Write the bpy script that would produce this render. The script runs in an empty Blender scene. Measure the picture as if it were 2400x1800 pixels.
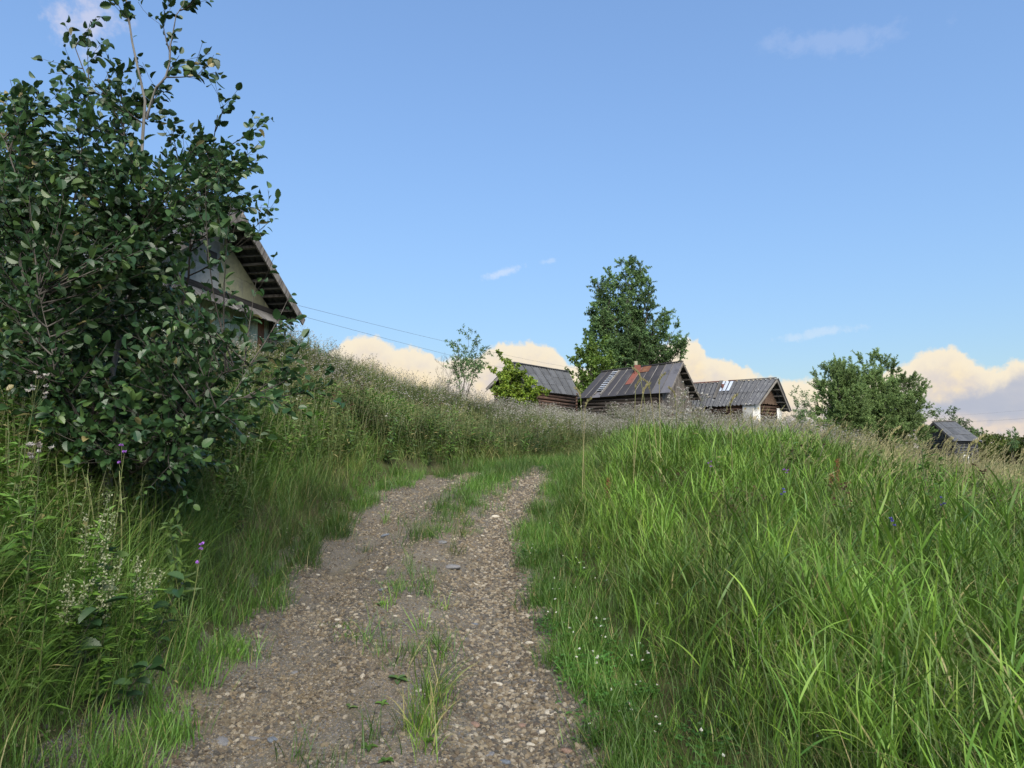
import bpy, math, random
import numpy as np
from mathutils import Vector, Matrix, Euler

R = math.radians
PI = math.pi
scene = bpy.context.scene
COL = scene.collection

# ------------------------------------------------------------------ camera
F = 1664.0                      # focal length in pixels of the 2400 x 1800 photograph
PITCH = math.atan(150 / F)
CH = 1.6
cam_d = bpy.data.cameras.new('camera')
cam = bpy.data.objects.new('camera', cam_d)
COL.objects.link(cam)
cam.location = (0, 0, CH)
cam.rotation_euler = (PI / 2 + PITCH, 0, 0)
cam_d.sensor_width = 36
cam_d.lens = 36 * F / 2400
cam_d.clip_start = 0.05
cam_d.clip_end = 6000
scene.camera = cam


def ray(u, v):
    a, b = (u - 1200) / F, (900 - v) / F
    return np.array([a, math.cos(PITCH) - b * math.sin(PITCH), math.sin(PITCH) + b * math.cos(PITCH)])


def at(u, v, Y):
    """pixel of the photograph + its distance along the ground -> point"""
    d = ray(u, v)
    p = d * (Y / d[1])
    return np.array([p[0], p[1], p[2] + CH])


def proj(P):
    P = np.asarray(P, float)
    x, y, z = P[..., 0], P[..., 1], P[..., 2] - CH
    d = y * math.cos(PITCH) + z * math.sin(PITCH)
    b = -y * math.sin(PITCH) + z * math.cos(PITCH)
    return 1200 + F * x / d, 900 - F * b / d, d


def azel(u, v):
    d = ray(u, v)
    d = d / np.linalg.norm(d)
    return math.atan2(d[0], d[1]), math.asin(d[2])


# ------------------------------------------------------------------ node helpers
class NT:
    def __init__(self, tree):
        self.t = tree
        self.n = tree.nodes
        self.l = tree.links

    def node(self, kind, **kw):
        n = self.n.new(kind)
        for k, v in kw.items():
            setattr(n, k, v)
        return n

    def put(self, sock, val):
        if val is None:
            return
        if hasattr(val, 'links') or hasattr(val, 'is_output'):
            self.l.new(val, sock)
        else:
            if sock.type == 'RGBA' and len(val) == 3:
                val = (*val, 1)
            sock.default_value = val

    def m(self, op, a, b=None, c=None, clamp=False):
        n = self.node('ShaderNodeMath', operation=op, use_clamp=clamp)
        self.put(n.inputs[0], a)
        self.put(n.inputs[1], b)
        if c is not None:
            self.put(n.inputs[2], c)
        return n.outputs[0]

    def step(self, x, lo, hi, a=0.0, b=1.0):
        n = self.node('ShaderNodeMapRange', interpolation_type='SMOOTHSTEP')
        self.put(n.inputs[0], x)
        for i, v in enumerate((lo, hi, a, b)):
            self.put(n.inputs[i + 1], v)
        return n.outputs[0]

    def mix(self, f, a, b, blend='MIX'):
        n = self.node('ShaderNodeMix', data_type='RGBA', blend_type=blend)
        self.put(n.inputs[0], f)
        self.put(n.inputs[6], a)
        self.put(n.inputs[7], b)
        return n.outputs[2]

    def noise(self, vec, scale, detail=4, rough=.55, col=False, dist=0.0):
        n = self.node('ShaderNodeTexNoise')
        if vec is not None:
            self.l.new(vec, n.inputs['Vector'])
        n.inputs['Scale'].default_value = scale
        n.inputs['Detail'].default_value = detail
        n.inputs['Roughness'].default_value = rough
        n.inputs['Distortion'].default_value = dist
        return n.outputs['Color' if col else 'Fac']

    def ramp(self, f, stops, interp='LINEAR'):
        n = self.node('ShaderNodeValToRGB')
        cr = n.color_ramp
        cr.interpolation = interp
        while len(cr.elements) < len(stops):
            cr.elements.new(0.5)
        for e, (p, c) in zip(cr.elements, stops):
            e.position = p
            e.color = (*c, 1) if len(c) == 3 else c
        self.put(n.inputs[0], f)
        return n.outputs[0]

    def mapping(self, vec, scale=(1, 1, 1), loc=(0, 0, 0), rot=(0, 0, 0)):
        n = self.node('ShaderNodeMapping')
        self.l.new(vec, n.inputs[0])
        n.inputs[1].default_value = loc
        n.inputs[2].default_value = rot
        n.inputs[3].default_value = scale
        return n.outputs[0]


# ------------------------------------------------------------------ world: evening sky with a bank of cumulus low down
SUN_EL, SUN_AZ = R(42), R(168)          # azimuth from the view direction (+Y), positive to the right
EXPOSURE = 1.0
world = bpy.data.worlds.new('World')
scene.world = world
world.cycles.sampling_method = 'MANUAL'
world.cycles.sample_map_resolution = 512
world.use_nodes = True
w = NT(world.node_tree)
for n in list(w.n):
    w.n.remove(n)
tc = w.node('ShaderNodeTexCoord').outputs['Generated']
sky = w.node('ShaderNodeTexSky', sky_type='NISHITA', sun_disc=False)
sky.sun_elevation = SUN_EL
sky.sun_rotation = SUN_AZ
sky.altitude = 100
sky.air_density = 1.0
sky.dust_density = 0.15
sky.ozone_density = 2.2
SKY_TINT = (.98, 1.05, 1.10)
skyc = w.mix(1.0, sky.outputs[0], SKY_TINT, 'MULTIPLY')
# the phone's tone curve: bright sky is held back evenly, whatever its direction
_bw = w.node('ShaderNodeRGBToBW'); w.l.new(skyc, _bw.inputs[0])
_sc = w.node('ShaderNodeVectorMath', operation='SCALE')
w.l.new(skyc, _sc.inputs[0])
w.put(_sc.inputs['Scale'], w.m('DIVIDE', 1.72, w.m('ADD', 1.0, w.m('MULTIPLY', _bw.outputs[0], 1.8 * .11 * 2 ** EXPOSURE))))
skyc = _sc.outputs[0]
sep = w.node('ShaderNodeSeparateXYZ')
w.l.new(tc, sep.inputs[0])
X, Y, Z = sep.outputs
azn = w.m('ARCTAN2', X, Y)
eln = w.m('ARCSINE', Z)


def curve(pts, lo, hi, ymax):
    """elevation (radians) as a function of azimuth"""
    mr = w.node('ShaderNodeMapRange', clamp=True)
    w.put(mr.inputs[0], AZW)
    mr.inputs[1].default_value = lo
    mr.inputs[2].default_value = hi
    fc = w.node('ShaderNodeFloatCurve')
    c = fc.mapping.curves[0]
    P = [((a - lo) / (hi - lo), e / ymax) for a, e in pts]
    while len(c.points) < len(P):
        c.points.new(0.5, 0.5)
    for q, (a, e) in zip(c.points, P):
        q.location = (a, e)
        q.handle_type = 'AUTO_CLAMPED'
    fc.mapping.update()
    w.l.new(mr.outputs[0], fc.inputs['Value'])
    return w.m('MULTIPLY', fc.outputs[0], ymax)


nz = w.noise(tc, 16, 3, .6)
nzb = w.noise(w.mapping(tc, (1, 1, 2.2), (3, 1, 2)), 5.5, 4, .6)
nzf = w.noise(tc, 60, 4, .6)
nzw = w.noise(tc, 36, 4, .62)
AZW = w.m('ADD', azn, w.m('MULTIPLY', w.m('SUBTRACT', nz, .5), .035))
top = [(300, 880), (560, 880), (700, 868), (790, 815), (828, 786), (862, 783), (910, 806), (1000, 822), (1060, 842), (1110, 836), (1150, 812), (1200, 800),
       (1260, 805), (1310, 826), (1370, 856), (1420, 850), (1500, 812), (1560, 802), (1625, 795), (1650, 806), (1662, 836), (1700, 842),
       (1760, 862), (1810, 884), (1880, 890), (2000, 888), (2080, 862), (2140, 842), (2220, 812),
       (2262, 826), (2290, 852), (2330, 862), (2370, 846), (2440, 836)]
tp = [(R(-60), .1)] + [azel(*q) for q in top] + [(R(50), .12), (R(60), .1)]
cl_top = curve(tp, R(-60), R(60), .25)
edge = w.m('ADD', cl_top, w.m('ADD', w.m('MULTIPLY', w.m('SUBTRACT', nzf, .5), .024), w.m('MULTIPLY', w.m('SUBTRACT', nzw, .5), .02)))
d1 = w.m('SUBTRACT', edge, eln)
mask1 = w.step(d1, -.003, .006)
low = [(1500, 1010), (1800, 990), (1950, 960), (2080, 930), (2160, 935), (2200, 925), (2260, 912), (2310, 902), (2330, 893), (2345, 896), (2362, 868), (2440, 850)]
lp = [(R(-60), .02), (0, .02)] + [azel(*q) for q in low] + [(R(52), .1), (R(60), .08)]
lo_top = curve(lp, R(-60), R(60), .25)
d2 = w.m('SUBTRACT', w.m('ADD', lo_top, w.m('MULTIPLY', w.m('SUBTRACT', nzf, .5), .012)), eln)
mask2 = w.step(w.m('ADD', d2, w.m('MULTIPLY', w.m('SUBTRACT', nzw, .5), .03)), -.006, .016)
CS = 1 / (.11 * 2 ** EXPOSURE)     # undo the strength of the Background below and the exposure
def cc(c): return tuple(x * CS for x in c)
bil = w.m('ADD', w.m('MULTIPLY', nzb, .6), w.m('MULTIPLY', nzw, .4))
body = w.mix(w.step(bil, .40, .60), cc((1.0, .82, .54)), cc((.74, .66, .62)))
rim = w.mix(w.step(d1, .0, .05), cc((.98, .86, .66)), body)
gray = w.mix(w.step(nzb, .35, .7), cc((.60, .60, .66)), cc((.44, .49, .61)))
base_band = w.mix(w.step(nzf, .4, .65), cc((.82, .70, .60)), cc((.62, .58, .60)))
gray = w.mix(w.step(w.m('ADD', eln, w.m('MULTIPLY', w.m('SUBTRACT', nz, .5), .04)), .028, .045), base_band, gray)
col = w.mix(w.m('MULTIPLY', mask1, .95), skyc, rim)
col = w.mix(w.m('MULTIPLY', mask2, .85), col, gray)


def wisp(u, v, ru, rv, ang, strength, tint, scale):
    global col
    a0, e0 = azel(u, v)
    da = w.m('SUBTRACT', azn, a0)
    de = w.m('SUBTRACT', eln, e0)
    ca, sa = math.cos(ang), math.sin(ang)
    px = w.m('DIVIDE', w.m('ADD', w.m('MULTIPLY', da, ca), w.m('MULTIPLY', de, sa)), ru / F)
    py = w.m('DIVIDE', w.m('SUBTRACT', w.m('MULTIPLY', de, ca), w.m('MULTIPLY', da, sa)), rv / F)
    r = w.m('SQRT', w.m('ADD', w.m('MULTIPLY', px, px), w.m('MULTIPLY', py, py)))
    nn = nzf if scale > 45 else nzw
    k = w.m('SUBTRACT', 1.25, w.m('ADD', r, w.m('MULTIPLY', w.m('SUBTRACT', nn, .5), 3.2)))
    col = w.mix(w.m('MULTIPLY', w.step(k, 0, 1.1), strength), col, cc(tint))


wisp(200, 52, 66, 46, .2, .55, (.80, .76, .86), 40)
wisp(1940, 95, 150, 26, -.12, .20, (.62, .70, .92), 34)
wisp(1180, 638, 48, 9, .28, .45, (.80, .86, .98), 60)
wisp(1290, 612, 24, 6, .1, .3, (.75, .84, .98), 60)
wisp(1930, 780, 80, 10, .1, .4, (.75, .84, .95), 60)
bg = w.node('ShaderNodeBackground')
bg.inputs['Strength'].default_value = .11
w.l.new(col, bg.inputs['Color'])
wo = w.node('ShaderNodeOutputWorld')
w.l.new(bg.outputs[0], wo.inputs[0])

sun_d = bpy.data.lights.new('sun', 'SUN')
sun_d.energy = 4.2
sun_d.angle = R(45)
sun_d.color = (1.0, .93, .82)
sun = bpy.data.objects.new('sun', sun_d)
COL.objects.link(sun)
sd = Vector((math.sin(SUN_AZ) * math.cos(SUN_EL), math.cos(SUN_AZ) * math.cos(SUN_EL), math.sin(SUN_EL)))
sun.rotation_euler = sd.to_track_quat('Z', 'Y').to_euler()
sun.location = sd * 200

vs = scene.view_settings
vs.view_transform = 'Standard'
vs.look = 'None'
vs.gamma = 1
vs.use_curve_mapping = False
vs.exposure = EXPOSURE
scene.cycles.max_bounces = 4
scene.cycles.diffuse_bounces = 2
scene.cycles.transmission_bounces = 3
scene.cycles.transparent_max_bounces = 4

# ------------------------------------------------------------------ terrain functions


def smooth(xs, ys, k):
    g = np.linspace(xs[0], xs[-1], 2400)
    v = np.interp(g, xs, ys)
    step = g[1] - g[0]
    n = max(3, int(k / step) | 1)
    ker = np.hanning(n + 2)[1:-1]
    ker /= ker.sum()
    pad = np.pad(v, n // 2, mode='edge')
    s = np.convolve(pad, ker, 'valid')
    return lambda q: np.interp(q, g, s)


xc = smooth([-8, 0, 3.6, 4.5, 6.1, 7.5, 8.7, 10, 11, 12.5, 14, 16, 20, 26, 35, 45, 70], [-.5, -.55, -.68, -.76, -.92, -.99, -.95, -.76, -.55, -.1, .5, 1.2, 2.6, 4.4, 7, 9.5, 13], 1.6)
prof = smooth([-60, 0, 2.2, 3.6, 7.1, 10.8, 12.5, 14, 17, 20, 24, 30, 38, 44, 50, 70, 100, 160, 320], [-.4, -.1, -.05, 0, .42, 1.05, 1.17, 1.23, 1.32, 1.45, 1.62, 2.05, 2.7, 3.0, 3.15, 3.3, 3.3, 2.5, 0], 2.6)


def hw(y):
    return np.interp(y, [0, 3.6, 6, 8.7, 10, 11.2, 12.5, 14, 20], [1.24, 1.25, 1.22, 1.18, 1.28, 1.2, .9, .6, .5])


def ss(x, a, b):
    t = np.clip((x - a) / (b - a), 0, 1)
    return t * t * (3 - 2 * t)


_wr = np.random.default_rng(5)
_wv = [(f * math.cos(a), f * math.sin(a), p, f) for f, a, p in zip(np.geomspace(.35, 4.5, 12), _wr.uniform(0, 6.28, 12), _wr.uniform(0, 6.28, 12))]


def bumps(x, y):
    s = 0
    for kx, ky, p, f in _wv:
        s = s + np.sin(kx * x + ky * y + p) / (f ** .9)
    return s * .028


def H(x, y):
    x = np.asarray(x, float)
    y = np.asarray(y, float)
    z = prof(y)
    c = xc(y)
    h = hw(y)
    t = (x - c) / h
    # ruts and crown of the track
    fade = 1 - ss(y, 11, 18)
    rut = -.085 * np.exp(-((np.abs(t) - .58) / .22) ** 2) + .035 * np.exp(-(t / .3) ** 2)
    z = z + rut * fade
    # left bank
    dl = np.maximum(0, -h - (x - c))
    near = 1.75 * (1 - np.exp(-dl / 2.6)) + .12 * ss(dl, 0, .35)
    far = 2.6 * np.clip(dl / 8.5, 0, 1.0) ** 1.55
    k = ss(y, 7, 19)
    z = z + (near * (1 - k) + far * k) * (1 - .75 * ss(y, 18, 32))
    # right: low bank along the track, a mound, then a slow fall
    dr = np.maximum(0, (x - c) - h)
    z = z + (.22 * ss(dr, 0, 1.1)) * (1 - ss(y, 18, 26))
    z = z + .08 * np.exp(-((x - 3.6) / 2.6) ** 2 - ((y - 12.2) / 3.6) ** 2) * ss(dr, 0, 1.2)
    f1 = np.interp(x, [1.5, 3.5, 6, 10, 20, 60, 200], [0, 0, -.1, -.3, -.5, -.6, -.6])
    f2 = np.interp(x, [1.5, 3, 6, 9, 14, 22, 60, 200], [0, -.1, -.7, -1.25, -1.95, -2.2, -2.3, -2.3])
    f3 = np.interp(x, [2, 8, 14, 20, 26, 32, 60, 200], [0, -.35, -.75, -2.3, -3.2, -3.3, -3.4, -3.4])
    a = ss(y, 4, 16)
    b = ss(y, 18, 44)
    z = z + ((f1 * (1 - a) + f2 * a) * (1 - b) + f3 * b) * (1 - ss(y, 120, 320))
    inside = 1 - ss(np.abs(t), .75, 1.15)
    return z + bumps(x, y) * (1 - .75 * inside) * np.interp(np.hypot(x, y), [0, 40, 200], [1, 1, 6])


# ------------------------------------------------------------------ mesh helpers
def link(o, parent=None):
    COL.objects.link(o)
    if parent is not None:
        o.parent = parent
    return o


def tag(o, label=None, cat=None, group=None, kind=None):
    if label: o['label'] = label
    if cat: o['category'] = cat
    if group: o['group'] = group
    if kind: o['kind'] = kind
    return o


def empty(name, loc, rz=0, label=None, cat=None, group=None):
    o = bpy.data.objects.new(name, None)
    o.empty_display_size = .2
    o.location = loc
    o.rotation_euler = (0, 0, rz)
    link(o)
    return tag(o, label, cat, group)


class MB:
    """collects quads (and triangles) with a material index and a colour per vertex"""

    def __init__(self):
        self.V = []; self.Q = []; self.C = []; self.MI = []; self.n = 0

    def add(self, V, Q, C=None, mi=0):
        V = np.asarray(V, float).reshape(-1, 3)
        Q = np.asarray(Q, int)
        if C is None:
            C = np.zeros((len(V), 3))
        C = np.broadcast_to(np.asarray(C, float), (len(V), 3))
        self.V.append(V); self.Q.append(Q + self.n); self.C.append(C)
        self.MI.append(np.full(len(Q), mi, int)); self.n += len(V)

    def mesh(self, name, mats, smooth=False):
        V = np.concatenate(self.V); C = np.concatenate(self.C)
        me = bpy.data.meshes.new(name)
        me.vertices.add(len(V)); me.vertices.foreach_set('co', V.ravel())
        nl = [q.shape[0] * q.shape[1] for q in self.Q]
        tot = sum(q.shape[0] for q in self.Q)
        idx = np.concatenate([q.ravel() for q in self.Q])
        cnt = np.concatenate([np.full(q.shape[0], q.shape[1]) for q in self.Q])
        me.loops.add(len(idx)); me.loops.foreach_set('vertex_index', idx)
        me.polygons.add(tot)
        st = np.concatenate([[0], np.cumsum(cnt)[:-1]])
        me.polygons.foreach_set('loop_start', st)
        for m_ in (mats if isinstance(mats, (list, tuple)) else [mats]):
            me.materials.append(m_)
        me.polygons.foreach_set('material_index', np.concatenate(self.MI))
        me.polygons.foreach_set('use_smooth', np.full(tot, smooth))
        at_ = me.attributes.new('Col', 'FLOAT_COLOR', 'POINT')
        at_.data.foreach_set('color', np.concatenate([C, np.ones((len(C), 1))], 1).ravel())
        me.update(calc_edges=True)
        return me

    def obj(self, name, mats, parent=None, smooth=False):
        return link(bpy.data.objects.new(name, self.mesh(name, mats, smooth)), parent)


def nrm(v):
    return v / np.maximum(np.linalg.norm(v, axis=-1, keepdims=True), 1e-9)


def tubes(mb, P, Rr, k=4, col=(0, 0, 0), mi=0):
    """P (n,m,3) polylines, Rr (n,m) radii"""
    P = np.asarray(P, float); Rr = np.asarray(Rr, float)
    n, m_, _ = P.shape
    T = np.gradient(P, axis=1)
    T = nrm(T)
    ref = np.where(np.abs(T[..., 2:3]) > .9, np.array([1., 0, 0]), np.array([0, 0, 1.]))
    ref = np.broadcast_to(ref[:, :1], T.shape)
    U = nrm(np.cross(T, ref)); W = np.cross(T, U)
    a = np.arange(k) * 2 * PI / k
    ring = U[:, :, None] * np.cos(a)[None, None, :, None] + W[:, :, None] * np.sin(a)[None, None, :, None]
    V = P[:, :, None] + ring * Rr[:, :, None, None]
    i = np.arange(n)[:, None, None] * m_ * k; j = np.arange(m_ - 1)[None, :, None] * k; q = np.arange(k)[None, None, :]
    q2 = (q + 1) % k
    Q = np.stack([i + j + q, i + j + q2, i + j + k + q2, i + j + k + q], -1).reshape(-1, 4)
    mb.add(V, Q, col, mi)


def blades(mb, rng, base, az, length, width, tilt0, bend, K=4, lean=(0, 0, 0), col_r=None, dry=None, mi=0, taper=1.0, fold=0.0):
    """grass blades as bent strips; all arguments arrays of n"""
    n = len(az)
    ar = lambda v: np.broadcast_to(np.asarray(v, float), (n,)).copy()
    length, width, tilt0, bend = map(ar, (length, width, tilt0, bend))
    t = np.linspace(0, 1, K + 1)
    pos = np.zeros((n, K + 1, 3)); pos[:, 0] = base
    lean = np.broadcast_to(np.asarray(lean, float), (n, 3))
    H2 = np.stack([np.cos(az), np.sin(az), np.zeros(n)], -1)
    side = np.stack([-np.sin(az), np.cos(az), np.zeros(n)], -1)
    tw = rng.uniform(-.7, .7, n)
    side = side * np.cos(tw)[:, None] + H2 * np.sin(tw)[:, None]
    for i in range(K):
        tm = (i + .5) / K
        th = tilt0 + bend * tm ** 1.4
        d = H2 * np.sin(th)[:, None] + np.array([0, 0, 1.]) * np.cos(th)[:, None] + lean * tm
        pos[:, i + 1] = pos[:, i] + nrm(d) * (length / K)[:, None]
    wprof = np.clip(np.minimum(.45 + 2.2 * t, 1) * (1 - t ** 2.2) ** taper, .03, 1)
    off = side[:, None] * (width[:, None] * wprof[None] * .5)[..., None]
    V = np.stack([pos - off, pos + off], 2)
    i = np.arange(n)[:, None] * (K + 1) * 2; j = np.arange(K)[None] * 2
    Q = np.stack([i + j, i + j + 1, i + j + 3, i + j + 2], -1).reshape(-1, 4)
    r = rng.random(n) if col_r is None else ar(col_r)
    dr_ = np.zeros(n) if dry is None else ar(dry)
    C = np.stack([np.repeat(r, (K + 1) * 2), np.tile(np.repeat(t, 2), n), np.repeat(dr_, (K + 1) * 2)], -1)
    mb.add(V, Q, C, mi)
    return pos


def leafquads(mb, rng, P, D, Nn, L, Wd, mi=0, fold=.25, r=None, dry=None):
    """pointed leaves, 2 quads each folded on the midrib. P base, D direction, Nn normal"""
    n = len(P)
    D = nrm(D); S = nrm(np.cross(D, Nn)); Nn = np.cross(S, D)
    L = np.broadcast_to(L, (n,))[:, None]; Wd = np.broadcast_to(Wd, (n,))[:, None]
    droop = -Nn * L * .12
    a = P; b = P + D * L * .42 - Nn * 0; c = P + D * L + droop
    l = P + D * L * .40 + S * Wd * .5 + Nn * Wd * fold; q = P + D * L * .40 - S * Wd * .5 + Nn * Wd * fold
    V = np.stack([a, l, c, b, q], 1)
    i = np.arange(n)[:, None] * 5
    Q = np.concatenate([i + np.array([[0, 3, 2, 1]]), i + np.array([[0, 4, 2, 3]])], 0)
    r = rng.random(n) if r is None else r
    dry = np.zeros(n) if dry is None else dry
    C = np.stack([np.repeat(r, 5), np.tile([0, .4, 1, .4, .4], n), np.repeat(dry, 5)], -1)
    mb.add(V, Q, C, mi)


def rvec(rng, n):
    return nrm(rng.normal(size=(n, 3)))


# ------------------------------------------------------------------ materials
def material(name):
    m_ = bpy.data.materials.new(name)
    m_.use_nodes = True
    t = NT(m_.node_tree)
    for n in list(t.n):
        t.n.remove(n)
    return m_, t


def finish(t, color, rough=.8, spec=.3, trans=0.0, bump=None, bump_d=.02, metal=0.0, transcol=None):
    p = t.node('ShaderNodeBsdfPrincipled')
    t.put(p.inputs['Base Color'], color)
    t.put(p.inputs['Roughness'], rough)
    t.put(p.inputs['Specular IOR Level'], spec)
    t.put(p.inputs['Metallic'], metal)
    if bump is not None:
        b = t.node('ShaderNodeBump')
        b.inputs['Distance'].default_value = bump_d
        b.inputs['Strength'].default_value = .9
        t.put(b.inputs['Height'], bump)
        t.l.new(b.outputs[0], p.inputs['Normal'])
    out = t.node('ShaderNodeOutputMaterial')
    if trans:
        tr = t.node('ShaderNodeBsdfTranslucent')
        t.put(tr.inputs[0], transcol if transcol is not None else color)
        mx = t.node('ShaderNodeMixShader')
        mx.inputs[0].default_value = trans
        t.l.new(p.outputs[0], mx.inputs[1]); t.l.new(tr.outputs[0], mx.inputs[2])
        t.l.new(mx.outputs[0], out.inputs[0])
    else:
        t.l.new(p.outputs[0], out.inputs[0])


def foliage(name, greens, dry=(.30, .25, .11), tip=None, tip_f=.0, trans=.3, rough=.5, spec=.35, patch=.45, patch_scale=.6, warm=None):
    """leaf material: colour by leaf (Col.r), along leaf (Col.g), dryness (Col.b), plus patches over the ground"""
    m_, t = material(name)
    a = t.node('ShaderNodeAttribute', attribute_name='Col')
    sp = t.node('ShaderNodeSeparateColor')
    t.l.new(a.outputs['Color'], sp.inputs[0])
    oi = t.node('ShaderNodeObjectInfo')
    r = t.m('FRACT', t.m('ADD', sp.outputs[0], t.m('MULTIPLY', oi.outputs['Random'], 3.7)))
    n = len(greens)
    c = t.ramp(r, [(i / max(1, n - 1), g) for i, g in enumerate(greens)])
    if tip is not None:
        c = t.mix(t.m('MULTIPLY', t.step(sp.outputs[1], .35, 1.0), tip_f), c, tip)
    geo = t.node('ShaderNodeNewGeometry')
    pn = t.noise(geo.outputs['Position'], patch_scale, 3, .6)
    if warm is not None:
        c = t.mix(t.step(t.noise(t.mapping(geo.outputs['Position'], (1, 1, 1), (7, 3, 1)), patch_scale * .8, 3, .6), .48, .68), c, t.mix(.55, c, warm))
    hs = t.node('ShaderNodeHueSaturation')
    t.put(hs.inputs['Value'], t.step(pn, .3, .7, 1 - patch, 1 + patch))
    t.l.new(c, hs.inputs['Color'])
    c = t.mix(t.m('MULTIPLY', sp.outputs[2], 1.0, clamp=True), hs.outputs[0], dry)
    finish(t, c, rough, spec, trans)
    return m_


def wood(name, dark, light, scale=1.0, axis=0, rough=.85, patchc=None):
    m_, t = material(name)
    tcn = t.node('ShaderNodeTexCoord').outputs['Object']
    oi = t.node('ShaderNodeObjectInfo')
    off = t.node('ShaderNodeVectorMath', operation='ADD')
    t.l.new(tcn, off.inputs[0])
    sc_ = t.node('ShaderNodeVectorMath', operation='SCALE')
    t.l.new(oi.outputs['Location'], sc_.inputs[0]); sc_.inputs['Scale'].default_value = 7.3
    t.l.new(sc_.outputs[0], off.inputs[1])
    s = [22, 22, 22]; s[axis] = 1.6
    g = t.noise(t.mapping(off.outputs[0], [x * scale for x in s]), 1.0, 5, .65)
    big = t.noise(off.outputs[0], 1.4 * scale, 4, .6)
    c = t.mix(t.step(g, .3, .7), dark, light)
    c = t.mix(t.step(big, .45, .75), c, t.mix(.6, c, patchc or dark))
    hs = t.node('ShaderNodeHueSaturation')
    t.put(hs.inputs['Value'], t.m('MULTIPLY_ADD', oi.outputs['Random'], .7, .65))
    t.l.new(c, hs.inputs['Color'])
    finish(t, hs.outputs[0], rough, .2, bump=g, bump_d=.01)
    return m_


M = {}
M['long_grass'] = foliage('long_grass', [(.04, .09, .018), (.07, .14, .024), (.10, .175, .03), (.055, .12, .03), (.13, .19, .035)], tip=(.13, .20, .04), tip_f=.35, warm=(.09, .16, .03))
M['broad_grass'] = foliage('broad_grass', [(.05, .115, .014), (.095, .19, .022), (.14, .24, .028), (.065, .15, .028), (.19, .28, .04)], tip=(.2, .29, .045), tip_f=.4, warm=(.13, .25, .03), trans=.35, patch=.55, patch_scale=1.1)
M['short_grass'] = foliage('short_grass', [(.04, .10, .015), (.06, .14, .02), (.09, .17, .025)], tip=(.12, .18, .03), tip_f=.3)
M['meadow_grass'] = foliage('meadow_grass', [(.055, .105, .022), (.085, .14, .028), (.11, .165, .032), (.13, .14, .045), (.065, .12, .035)], tip=(.17, .18, .06), tip_f=.5, warm=(.14, .13, .04))
M['dry_grass'] = foliage('dry_grass', [(.22, .20, .09), (.28, .25, .12), (.15, .17, .06), (.33, .29, .15)], tip=(.36, .30, .17), tip_f=.7, trans=.2)
M['herb'] = foliage('herb', [(.05, .095, .024), (.08, .14, .03), (.06, .115, .04), (.11, .17, .035)], tip=(.10, .14, .03), tip_f=.3, warm=(.10, .10, .03))
M['herb_bright'] = foliage('herb_bright', [(.07, .15, .02), (.10, .19, .03), (.055, .125, .025)], tip=(.13, .2, .03), tip_f=.3)
M['clover'] = foliage('clover', [(.03, .10, .015), (.045, .13, .02), (.06, .15, .025)], tip=None)
M['alder'] = foliage('alder', [(.017, .045, .016), (.024, .06, .02), (.04, .085, .024), (.02, .052, .022), (.07, .12, .028)], patch=.2, patch_scale=1.2, rough=.42, spec=.4, trans=.22)
M['bright_leaf'] = foliage('bright_leaf', [(.06, .12, .02), (.09, .16, .025), (.13, .19, .03), (.05, .10, .02)], patch=.3, patch_scale=.8)
M['yellow_leaf'] = foliage('yellow_leaf', [(.11, .19, .02), (.16, .24, .025), (.20, .25, .03), (.08, .15, .02)], patch=.3, patch_scale=.8)
M['dark_leaf'] = foliage('dark_leaf', [(.065, .125, .05), (.095, .165, .06), (.13, .21, .068), (.08, .155, .072)], patch=.4, patch_scale=.35, rough=.55, spec=.25)
M['willow_leaf'] = foliage('willow_leaf', [(.14, .22, .08), (.18, .27, .09), (.22, .30, .105), (.15, .24, .105)], trans=.42, patch=.3, patch_scale=.5, rough=.55, spec=.25)
M['hedge_leaf'] = foliage('hedge_leaf', [(.05, .08, .018), (.07, .11, .02), (.11, .12, .02)], patch=.4, patch_scale=.3)
M['fluff'] = foliage('fluff', [(.34, .32, .29), (.46, .44, .40), (.20, .16, .14), (.56, .55, .51)], patch=.2, trans=.3, rough=.9, spec=.1)
M['brown_head'] = foliage('brown_head', [(.07, .04, .03), (.11, .07, .045), (.05, .03, .03)], patch=.2, trans=.1, rough=.9, spec=.1)
M['rust_head'] = foliage('rust_head', [(.16, .065, .03), (.22, .10, .05), (.11, .05, .03)], patch=.2, trans=.1, rough=.9, spec=.1)
M['white_flower'] = foliage('white_flower', [(.62, .62, .58), (.7, .7, .62)], patch=.1, trans=.2, rough=.8, spec=.1)
M['purple_flower'] = foliage('purple_flower', [(.28, .12, .45), (.35, .16, .5)], patch=.1, trans=.2, rough=.8, spec=.1)
M['blue_flower'] = foliage('blue_flower', [(.10, .09, .32), (.16, .12, .42)], patch=.1, trans=.2, rough=.8, spec=.1)
M['yellow_flower'] = foliage('yellow_flower', [(.6, .42, .03), (.7, .5, .04)], patch=.1, trans=.2, rough=.8, spec=.1)
M['stem'] = foliage('stem', [(.09, .11, .04), (.12, .13, .05), (.07, .09, .04)], trans=.1)
M['dark_stem'] = foliage('dark_stem', [(.05, .035, .025), (.07, .045, .03)], trans=.0)
M['bark'] = wood('bark', (.03, .026, .022), (.12, .11, .095), 1.0, 2)
M['pale_bark'] = wood('pale_bark', (.10, .095, .085), (.24, .235, .22), 1.2, 2)
M['log'] = wood('log_wood', (.020, .017, .015), (.085, .070, .06), .8, 0)
M['log_brown'] = wood('log_brown', (.028, .017, .013), (.10, .062, .045), .8, 0)
M['log_grey'] = wood('log_grey', (.022, .024, .028), (.085, .09, .10), .8, 0)
M['plank'] = wood('plank_wood', (.055, .048, .042), (.20, .18, .16), .9, 2)
M['plank_brown'] = wood('plank_brown', (.07, .045, .032), (.19, .135, .10), .9, 2)
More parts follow.
